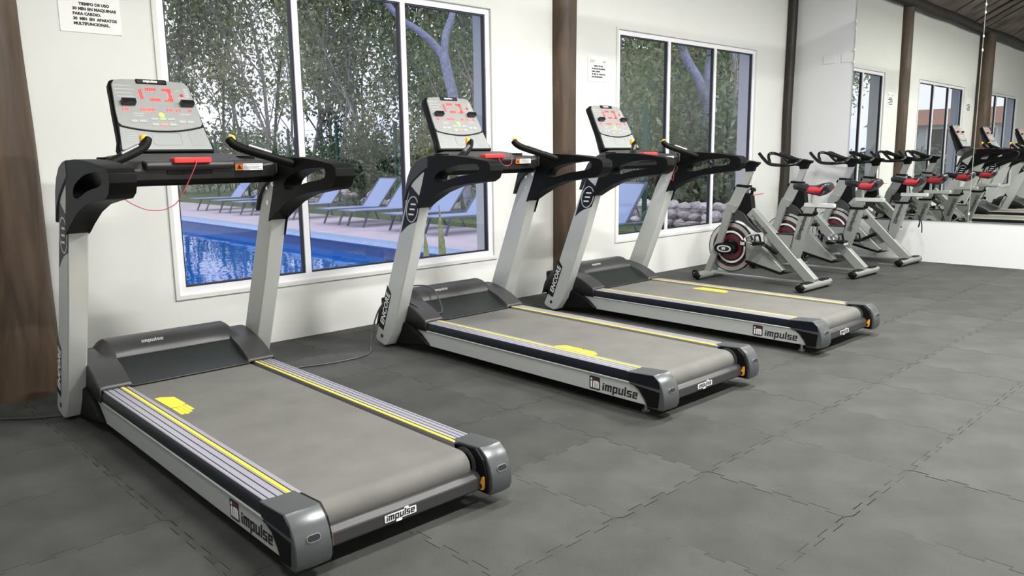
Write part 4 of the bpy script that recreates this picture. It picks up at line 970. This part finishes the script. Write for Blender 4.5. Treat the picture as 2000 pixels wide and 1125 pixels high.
# ------------------------------------------------------------------ outside: pool, deck, loungers, rocks, fence, trees
EX = 6.5
g = MB().box(-45, 60, YW+WT, 70, -1.6, -1.3).build('ground_base', MT['soil']); tag(g, kind='structure')
lawn = MB().box(8.95, 60, YW+WT, 70, -1.3, -0.02).build('lawn', MT['grass']); tag(lawn, kind='structure')
lawn2 = MB().box(-45, -3.0, YW+WT, 70, -1.3, -0.02).build('lawn', MT['grass']); tag(lawn2, kind='structure')
lawn3 = MB().box(-3.0, 8.95, 27, 70, -1.3, -0.02).build('lawn', MT['grass']); tag(lawn3, kind='structure')
dk = MB().box(EX, 8.95, YW+WT, 27, -1.3, 0.0).build('pool_deck', MT['deck']); tag(dk, kind='structure')
dk2 = MB().box(-3.0, EX, YW+WT, 5.45, -1.3, 0.0).build('pool_deck', MT['deck']); tag(dk2, kind='structure')
cp = MB().prism([(EX-0.16, -0.055), (EX-0.18, -0.028), (EX-0.16, -0.004), (EX-0.10, 0.012), (EX+0.16, 0.012), (EX+0.16, -0.055)], 5.45, 27, 'y').build('pool_coping', MT['coping'], None, smooth=60); tag(cp, kind='structure')
pw = MB().box(EX-0.10, EX, 5.45, 27, -1.3, -0.05).build('pool_wall', MT['mosaic']); tag(pw, kind='structure')
wt = MB().box(-3.0, EX-0.10, 5.45, 27, -1.3, -0.185).build('pool_water', MT['water']); tag(wt, 'still blue pool water reflecting the trees', 'water', kind='stuff')

def make_lounger():
    L = empty('sun_lounger')
    # local: x from foot end (0) to head, y width, z up
    hw = 0.30
    def sling(nm, a, b, th=0.014):
        A = Vector(a); Bv = Vector(b)
        MB().bar((A.x, 0, A.z), (Bv.x, 0, Bv.z), th, hw*2-0.05, up=(-(Bv.z-A.z), 0, Bv.x-A.x)).build(nm, MT['sling'], L)
    sling('seat_sling', (0.02, 0, 0.300), (1.06, 0, 0.292)); sling('back_sling', (1.07, 0, 0.295), (1.51, 0, 0.825))
    for s in (-1, 1):
        MB().tube([(0, s*hw, 0.295), (1.55, s*hw, 0.285)], 0.019, 8).build('side_bar', MT['lframe'], L, smooth=60)
        MB().tube([(1.06, s*hw, 0.29), (1.52, s*hw, 0.84)], 0.016, 8).build('back_bar', MT['lframe'], L, smooth=60)
        MB().tube([(0.30, s*(hw-0.03), 0.285), (0.17, s*(hw-0.03), 0.0)], 0.021, 8).build('leg', MT['lframe'], L, smooth=60)
        MB().tube([(1.28, s*(hw-0.03), 0.285), (1.42, s*(hw-0.03), 0.0)], 0.021, 8).build('leg', MT['lframe'], L, smooth=60)
        MB().tube([(1.30, s*(hw-0.04), 0.57), (1.46, s*(hw-0.04), 0.29)], 0.010, 6).build('back_strut', MT['lframe'], L)
    for x, z in ((0.0, 0.295), (1.06, 0.285), (1.55, 0.285), (1.515, 0.835)):
        MB().tube([(x, -hw, z), (x, hw, z)], 0.014, 8).build('cross_bar', MT['lframe'], L, smooth=60)
    return L
ly = [19.6, 18.25, 17.1, 15.15, 13.35, 12.5, 11.12, 10.1, 7.2]
labs = ['sun lounger by the pool farthest along the row', 'second sun lounger from the far end of the poolside row', 'third sun lounger from the far end of the poolside row',
        'sun lounger half hidden behind the right post of the nearest treadmill', 'sun lounger seen just right of the first window bar', 'sun lounger seen through the middle of the second window pane',
        'sun lounger partly hidden behind the left post of the middle treadmill', 'sun lounger nearest in the row, at the right edge of the big window', 'sun lounger whose back shows alone in the far window']
l0 = make_lounger()
for i, (y, lb) in enumerate(zip(ly, labs)):
    o = l0 if i == 0 else copy_tree(l0)
    o.location = (7.545, y, 0.0); tag(o, lb, 'sun lounger', 'sun loungers along the pool')

# limestone rocks piled behind the loungers
def rock_mesh(seed):
    b = bmesh.new(); bmesh.ops.create_icosphere(b, subdivisions=2, radius=0.5); r = random.Random(seed)
    ph = [r.uniform(0, 6) for _ in range(6)]
    for v in b.verts:
        n = 1+0.16*math.sin(3*v.co.x*2+ph[0])+0.14*math.sin(5*v.co.y+ph[1])+0.13*math.sin(5*v.co.z+ph[2])+r.uniform(-.06, .06)
        v.co = Vector((v.co.x*n, v.co.y*n*0.85, v.co.z*n*0.7))
    me = bpy.data.meshes.new('rock'); b.to_mesh(me); b.free(); me.materials.append(MT['rock']); return me
RM = [rock_mesh(k) for k in range(6)]
rk = random.Random(5)
def put_rock(x, y, z, s, lab, grp):
    o = obj('limestone_rock', RM[rk.randrange(6)]); o.location = (x, y, z); o.scale = (s, s, s); o.rotation_euler = (rk.uniform(-.4, .4), rk.uniform(-.3, .3), rk.uniform(0, 6))
    tag(o, lab, 'rock', grp)
RL = {0: 'pale rock at the foot of the heap seen through the far window', 1: 'pale rock in the middle of the heap seen through the far window', 2: 'pale rock on top of the heap seen through the far window'}
for lay in range(3):
    y = 6.5
    while y < 9.9:
        for col in range(3-lay//2):
            s = rk.uniform(0.19, 0.30)
            put_rock(11.32+lay*0.10+col*0.24+rk.uniform(-.05, .05), y+rk.uniform(-.05, .05), 0.05+lay*0.145+rk.uniform(-.02, .02), s, RL[lay], 'rocks outside the far window')
        y += 0.235
y = 10.2
while y < 26:
    for col in range(2):
        s = rk.uniform(0.24, 0.46)
        put_rock(11.35+col*0.33+rk.uniform(-.1, .1), y+rk.uniform(-.12, .12), s*0.25+(0.2 if col and rk.random() < 0.6 else 0)-0.03, s,
                 'pale limestone rock in the low row behind the '+('nearer' if y < 15 else 'farther')+' sun loungers', 'rocks behind the loungers')
    y += 0.46
# green fence behind the rocks
fn = empty('mesh_fence', (11.1, 8, 0)); tag(fn, 'green metal fence of posts and thin wires behind the rocks', 'fence')
for k, yy in enumerate([6.2, 8.5, 11.0, 13.5, 16.0, 18.7, 21.4, 24.2, 26.6]):
    MB().tube([(0, yy-8, -0.05), (0, yy-8, 2.1)], 0.045, 8).build('fence_post', MT['fence'], fn, smooth=60)
for z in np.arange(0.1, 2.05, 0.24):
    MB().tube([(0.0, -2, z), (0.0, 20, z)], 0.004, 4).build('fence_wire', MT['fence'], fn)

def leaf_quads(centres, radii, n_each, size, seed):
    r = np.random.default_rng(seed)
    V = []
    for c, rad, n in zip(centres, radii, n_each):
        d = r.normal(size=(n, 3)); d /= np.linalg.norm(d, axis=1)[:, None]
        p = np.array(c)+d*np.array(rad)*(r.random((n, 1))**0.45)
        V.append(p)
    P = np.concatenate(V); n = len(P)
    a = r.normal(size=(n, 3)); a[:, 2] -= 0.5; a /= np.linalg.norm(a, axis=1)[:, None]
    b = np.cross(a, r.normal(size=(n, 3))); b /= np.linalg.norm(b, axis=1)[:, None]
    L = size*(0.6+0.8*r.random((n, 1))); W = L*0.42
    v = np.stack([P, P+a*L*0.5+b*W*0.5, P+a*L, P+a*L*0.5-b*W*0.5], 1).reshape(-1, 3)
    me = bpy.data.meshes.new('foliage'); me.vertices.add(4*n); me.vertices.foreach_set('co', v.astype(np.float32).ravel())
    me.loops.add(4*n); me.loops.foreach_set('vertex_index', np.arange(4*n, dtype=np.int32))
    me.polygons.add(n); me.polygons.foreach_set('loop_start', np.arange(0, 4*n, 4, dtype=np.int32))
    me.update(calc_edges=True); me.validate()
    return me
def tree(x, y, h, seed, lm, bm, lab, r0=0.09, fork=None, lean=0.0, dens=1.0, crown=(1.3, 0.9), nm='tree', cat='tree', grp='trees beyond the fence', low=0.3, lsize=0.13):
    r = random.Random(seed)
    T = empty(nm, (x, y, -0.05)); tag(T, lab, cat, grp)
    mb = MB(); cen = []; rad = []
    def branch(p, d, L, rr, depth):
        n = 5; pts = [p]; q = p.copy(); dd = d.copy()
        for k in range(n):
            dd = (dd+Vector((r.uniform(-.2, .2), r.uniform(-.2, .2), r.uniform(-.02, .12)))).normalized(); q = q+dd*L/n; pts.append(q.copy())
        mb.tube(pts, [rr*(1-0.55*k/n) for k in range(n+1)], 6 if depth else 8)
        if depth >= 1:
            cen.append(tuple(q)); rad.append((crown[0]*r.uniform(.5, .8), crown[0]*r.uniform(.5, .8), crown[1]*r.uniform(.5, .8)))
            if depth == 1: cen.append(tuple(pts[3])); rad.append((crown[0]*.6, crown[0]*.6, crown[1]*.5))
        if depth < 2:
            m = r.randint(2, 3) if depth else 11
            for i in range(m):
                t = pts[r.randint(2, n)] if depth else pts[min(n, 1+int((low+(1-low)*i/m)*n))]
                a = r.uniform(0, 2*PI); e = r.uniform(0.25, 1.0)
                branch(t.copy(), (Vector((math.cos(a), math.sin(a), 0))*e+dd*0.9+Vector((0, 0, 0.25))).normalized(), L*(r.uniform(.16, .34) if depth == 0 else r.uniform(.4, .7)), rr*0.42, depth+1)
    d0 = Vector((lean, r.uniform(-.08, .08), 1)).normalized()
    branch(Vector((0, 0, 0)), d0, h, r0, 0)
    if fork: branch(Vector((0, 0, 0))+d0*h*0.35, Vector((fork[0], fork[1], 1)).normalized(), h*0.6, r0*0.7, 1)
    mb.build('trunk', bm, T, smooth=60, recalc=False)
    me = leaf_quads(cen, rad, [int(62*dens)]*len(cen), lsize, seed); me.materials.append(lm)
    o = obj('foliage', me, T); o['kind'] = 'stuff'
    return T
def bush(x, y, rx, ry, rz, seed, lm, lab, n=900, size=0.12, nm='shrub', cat='shrub', grp='shrubs outside'):
    r = random.Random(seed)
    T = empty(nm, (x, y, -0.03)); tag(T, lab, cat, grp)
    mb = MB()
    for k in range(6):
        a = r.uniform(0, 2*PI); mb.tube([(0.1*math.cos(a), 0.1*math.sin(a), 0), (0.3*rx*math.cos(a), 0.3*ry*math.sin(a), rz*0.8), (0.7*rx*math.cos(a), 0.7*ry*math.sin(a), rz*1.5)], [0.02, 0.015, 0.006], 5)
    mb.build('stem', MT['barkd'], T)
    cen = [(r.uniform(-.6, .6)*rx, r.uniform(-.6, .6)*ry, rz*r.uniform(0.45, 1.35)) for _ in range(9)]
    me = leaf_quads(cen, [(rx*.55, ry*.55, rz*.6)]*9, [n//9]*9, size, seed); me.materials.append(lm)
    o = obj('foliage', me, T); o['kind'] = 'stuff'
    return T
tr = random.Random(21)
kinds = [(MT['leafA'], 'mid green'), (MT['leafB'], 'dark green'), (MT['leafC'], 'olive green')]
def where(x, y):
    # which pane the sight line from the camera passes
    q = x*YW/y
    for n, nm in ((1, 'big'), (2, 'far')):
        a, b, m = WINS[n]
        if a-0.6 < q < b+0.6:
            return ('left' if q < m[0] else 'middle' if q < m[1] else 'right')+' pane of the '+nm+' window'
    return 'big window'
spots = []
for k in range(20): spots.append((0.365+0.54*(k+0.5)/20+tr.uniform(-.008, .008), tr.uniform(13.0, 16.5), 0))
for k in range(11): spots.append((0.36+0.56*(k+0.5)/11+tr.uniform(-.01, .01), tr.uniform(18, 23), 1))
for k in range(7): spots.append((1.2+0.54*(k+0.5)/7+tr.uniform(-.02, .02), tr.uniform(13.4, 16.5), 0))
for k in range(5): spots.append((1.2+0.54*(k+0.5)/5+tr.uniform(-.03, .03), tr.uniform(18, 23), 1))
for k, (q, xx, lay) in enumerate(spots):
    yy = xx/q
    if yy > 34: yy = 34-tr.uniform(0, 3); xx = yy*q
    km, kl = kinds[(k*7+k//3) % 3]
    dist = math.hypot(xx, yy)
    pale = tr.random() < .6
    tree(xx, yy, 1.0+0.27*dist+tr.uniform(0, 2.0), 100+k, km, MT['bark'] if pale else MT['barkd'],
         ('distant ' if lay else '')+kl+' slender tree with '+('pale' if pale else 'brown')+' trunk, '+where(xx, yy), r0=tr.uniform(.030, .055)*(1+0.015*dist),
         dens=tr.uniform(0.7, 1.15), low=0.06, lsize=0.075+0.004*dist, crown=(1.45, 1.1),
         grp='trees through the big window' if q < 1 else 'trees through the far window', lean=tr.uniform(-.12, .12))
def limb_tree(loc, limbs, leaves, seed, lm, lab):
    T = empty('tree', loc); tag(T, lab, 'tree')
    mb = MB(); O = Vector(loc)
    for pts, r0, r1 in limbs:
        q = smoothpts([Vector(p)-O for p in pts], 4); mb.tube(q, [r0+(r1-r0)*i/(len(q)-1) for i in range(len(q))], 10)
    mb.build('trunk', MT['barkb'], T, smooth=60, recalc=False)
    cen = [tuple(Vector(c)-O) for c in leaves]
    me = leaf_quads(cen, [(0.9, 0.9, 0.7)]*len(cen), [260]*len(cen), 0.13, seed); me.materials.append(lm)
    obj('foliage', me, T)['kind'] = 'stuff'
limb_tree((11.25, 13.5, -0.05), [([(11.25, 13.5, -0.05), (11.14, 13.5, 0.97), (11.0, 13.5, 1.86), (10.91, 13.5, 2.5), (10.78, 13.5, 2.98), (10.67, 13.5, 3.39)], 0.13, 0.105),
    ([(10.69, 13.5, 3.30), (10.43, 13.55, 3.60), (10.07, 13.6, 3.84), (9.76, 13.7, 4.03), (9.4, 13.8, 4.5), (9.2, 13.9, 5.6)], 0.085, 0.045), ([(10.69, 13.5, 3.30), (10.71, 13.45, 3.76), (10.86, 13.4, 4.19), (10.9, 13.4, 4.6), (11.0, 13.3, 6.0)], 0.09, 0.05)],
    [(9.6, 13.9, 4.9), (10.4, 13.8, 4.9), (11.2, 13.6, 4.8), (11.6, 13.4, 4.2), (9.2, 14.0, 5.4), (10.8, 13.9, 5.5), (11.9, 13.6, 5.2)], 301, MT['leafB'], 'forked blue-grey tree trunk above the middle treadmill console')
limb_tree((13.92, 9.0, -0.05), [([(13.92, 9.0, -0.05), (13.88, 9.0, 0.93), (13.8, 9.0, 1.74), (13.7, 9.0, 2.24)], 0.13, 0.115),
    ([(13.72, 9.0, 2.15), (13.42, 9.0, 2.62), (13.15, 9.05, 2.94), (13.0, 9.1, 3.21), (12.86, 9.1, 3.71), (12.6, 9.2, 4.8)], 0.10, 0.07), ([(13.72, 9.0, 2.15), (13.77, 9.0, 2.73), (13.83, 9.0, 3.23), (13.9, 9.0, 3.72), (14.0, 9.0, 5.0)], 0.11, 0.08)],
    [(12.8, 9.5, 3.9), (13.6, 9.6, 4.0), (14.2, 9.3, 3.6), (12.2, 9.3, 3.3), (14.6, 9.1, 2.8), (12.4, 9.6, 2.6)], 302, MT['leafA'], 'thick pale forked trunk in the middle pane of the far window')
for k in range(24):
    t = k/23
    q = 0.37+0.54*k/16 if k < 17 else 1.2+0.52*(k-17)/6
    xx = 12.9+tr.uniform(0, 2.4); yy = min(xx/q, 31); xx = yy*q
    bush(xx, yy, tr.uniform(1.2, 1.8), tr.uniform(1.2, 1.8), tr.uniform(1.0, 1.75), 400+k, [MT['leafA'], MT['leafB'], MT['leafC']][k % 3],
         ('dark' if k % 3 == 1 else 'green' if k % 3 == 0 else 'olive')+' leafy shrub behind the fence, '+where(xx, yy), n=1500, size=0.15,
         grp='shrubs through the big window' if q < 1 else 'shrubs through the far window')
for k in range(5):
    bush(10.45+tr.uniform(-.15, .2), 9.2+k*2.6+tr.uniform(-.5, .5), .4, .45, .26, 450+k, MT['leafB'], 'small low green shrub between the sun loungers and the rocks', n=500, size=0.07, grp='low shrubs behind the loungers')
# palm-like plants
def palm(x, y, h, n, L, lab, m, seed):
    r = random.Random(seed); T = empty('palm', (x, y, -0.03)); tag(T, lab, 'palm')
    MB().tube([(0, 0, 0), (0.02, 0.01, h)], [0.10, 0.07], 10).build('trunk', MT['barkd'], T)
    for k in range(n):
        a = 2*PI*k/n+r.uniform(-.2, .2); e = r.uniform(.35, 1.2); d = Vector((math.cos(a), math.sin(a), 0))
        pts = [Vector((0, 0, h))+d*(L*t*math.cos(e*(1-t*0.4)))+Vector((0, 0, L*t*math.sin(e)-0.55*L*t*t)) for t in np.linspace(0, 1, 9)]
        mb = MB().tube(pts, [0.012*(1-i/10) for i in range(9)], 4)
        side = d.cross(Vector((0, 0, 1)))
        for i in range(1, 9):
            for sgn in (-1, 1):
                for q in (0, .5):
                    p = pts[i-1].lerp(pts[i], q); tip = p+side*sgn*L*0.28*(1-0.6*i/9)+d*L*0.12-Vector((0, 0, 0.06*L))
                    wv = (tip-p).cross(Vector((0, 0, 1))).normalized()*0.016
                    mb.add([p-wv, p+wv, tip], [(0, 1, 2)])
        mb.build('frond', m, T, recalc=False)
palm(10.45, 20.9, 0.95, 14, 1.7, 'feathery dark green palm seen right of the nearest treadmill console', MT['leafB'], 3)
palm(11.75, 14.1, 2.15, 16, 0.8, 'spiky yellow-green palm crown in the third pane of the big window', MT['leafC'], 4)
# snake plants just outside the big window
for k, (x, zt, wd) in enumerate([(4.155, 0.84, 0.032), (3.995, 0.615, 0.040), (3.585, 0.458, 0.030)]):
    T = empty('snake_plant', (x, 5.35, 0)); tag(T, ['tallest pale striped snake plant leaf outside the right pane', 'shorter broad snake plant leaf left of the tall one', 'tip of a small snake plant leaf at the window sill'][k], 'plant', 'snake plant leaves at the window')
    for q, (dx, dz) in enumerate(((0, 0), (0.03, -0.22))):
        hz = zt+dz
        if hz < 0.2: continue
        secs = []
        for t in np.linspace(0, 1, 8):
            ww = wd*(0.55+0.45*math.sin(min(1, t*1.6)*PI*0.5))*(1-t**4)+0.001; bend = dx-0.02*t*t
            secs.append([(bend-ww, 0.004*math.sin(t*5), hz*t), (bend, -0.006, hz*t), (bend+ww, 0.004*math.sin(t*5), hz*t), (bend, 0.006, hz*t)])
        MB().loft(secs).build('leaf', MT['succ'], T, smooth=60)
# houses glimpsed beyond the trees and in the mirror
def house(x, y, wx, wy, h, lab, sign=False):
    H = empty('house', (x, y, -0.05)); tag(H, lab, 'house')
    MB().box(-wx/2, wx/2, -wy/2, wy/2, 0, h).build('walls', MT['house'], H)
    MB().prism([(-wx/2-.4, h), (wx/2+.4, h), (0, h+wx*0.14)], -wy/2-.4, wy/2+.4, 'y').build('roof', MT['roof'], H)
    for k in range(3):
        yy = -wy/2+wy*(k+0.5)/3
        for s in (-1, 1):
            wn = MB().box(min(s*wx/2, s*(wx/2+.03)), max(s*wx/2, s*(wx/2+.03)), yy-.5, yy+.5, 1.0, 2.3).build('window', MT['frame'], H)
            MB().box(min(s*(wx/2+.03), s*(wx/2+.035)), max(s*(wx/2+.03), s*(wx/2+.035)), yy-.42, yy+.42, 1.08, 2.22).build('pane', MT['gasket'], wn)
    return H
house(24, 17, 6, 7, 4.2, 'white house glimpsed through the trees in the far window')
house(-23, 11.6, 6, 5.5, 2.4, 'white house with tiled roof, seen only in the mirrored window')
for k, (x, y) in enumerate([(-5.2, 7.6), (-4.4, 9.0), (-6.5, 8.8), (-8.0, 10.5)]):
    bush(x, y, 1.0, 1.0, 0.75, 500+k, MT['leafB'], 'dark shrub beyond the pool end, seen in the mirrored window', n=1100, size=0.14, grp='shrubs seen in the mirror')
for k, (x, y) in enumerate([(-6.5, 10.4), (-9.5, 11.9), (-12, 12.6), (-13, 14.2), (-8, 21), (-4, 29), (2, 30), (-20, 18)]):
    tree(x, y, tr.uniform(5, 7.5), 600+k, kinds[k % 3][0], MT['bark'], 'slender tree beyond the pool, seen in the mirrored window', r0=.08, dens=1.0, grp='trees seen in the mirror')
for k, (x, y) in enumerate([(9.6, 29.5), (7.2, 30.5), (5.0, 29.0), (3.6, 31.5), (-0.5, 29.5)]):
    tree(x, y, tr.uniform(8, 10), 700+k, kinds[k % 3][0], MT['bark'], kinds[k % 3][1]+' tree at the far end of the pool, '+('first' if k == 0 else 'second' if k == 1 else 'third' if k == 2 else 'fourth' if k == 3 else 'last')+' from the palm', r0=.07, dens=1.0, low=0.06, lsize=0.19, crown=(1.45, 1.1), grp='trees at the far end of the pool')
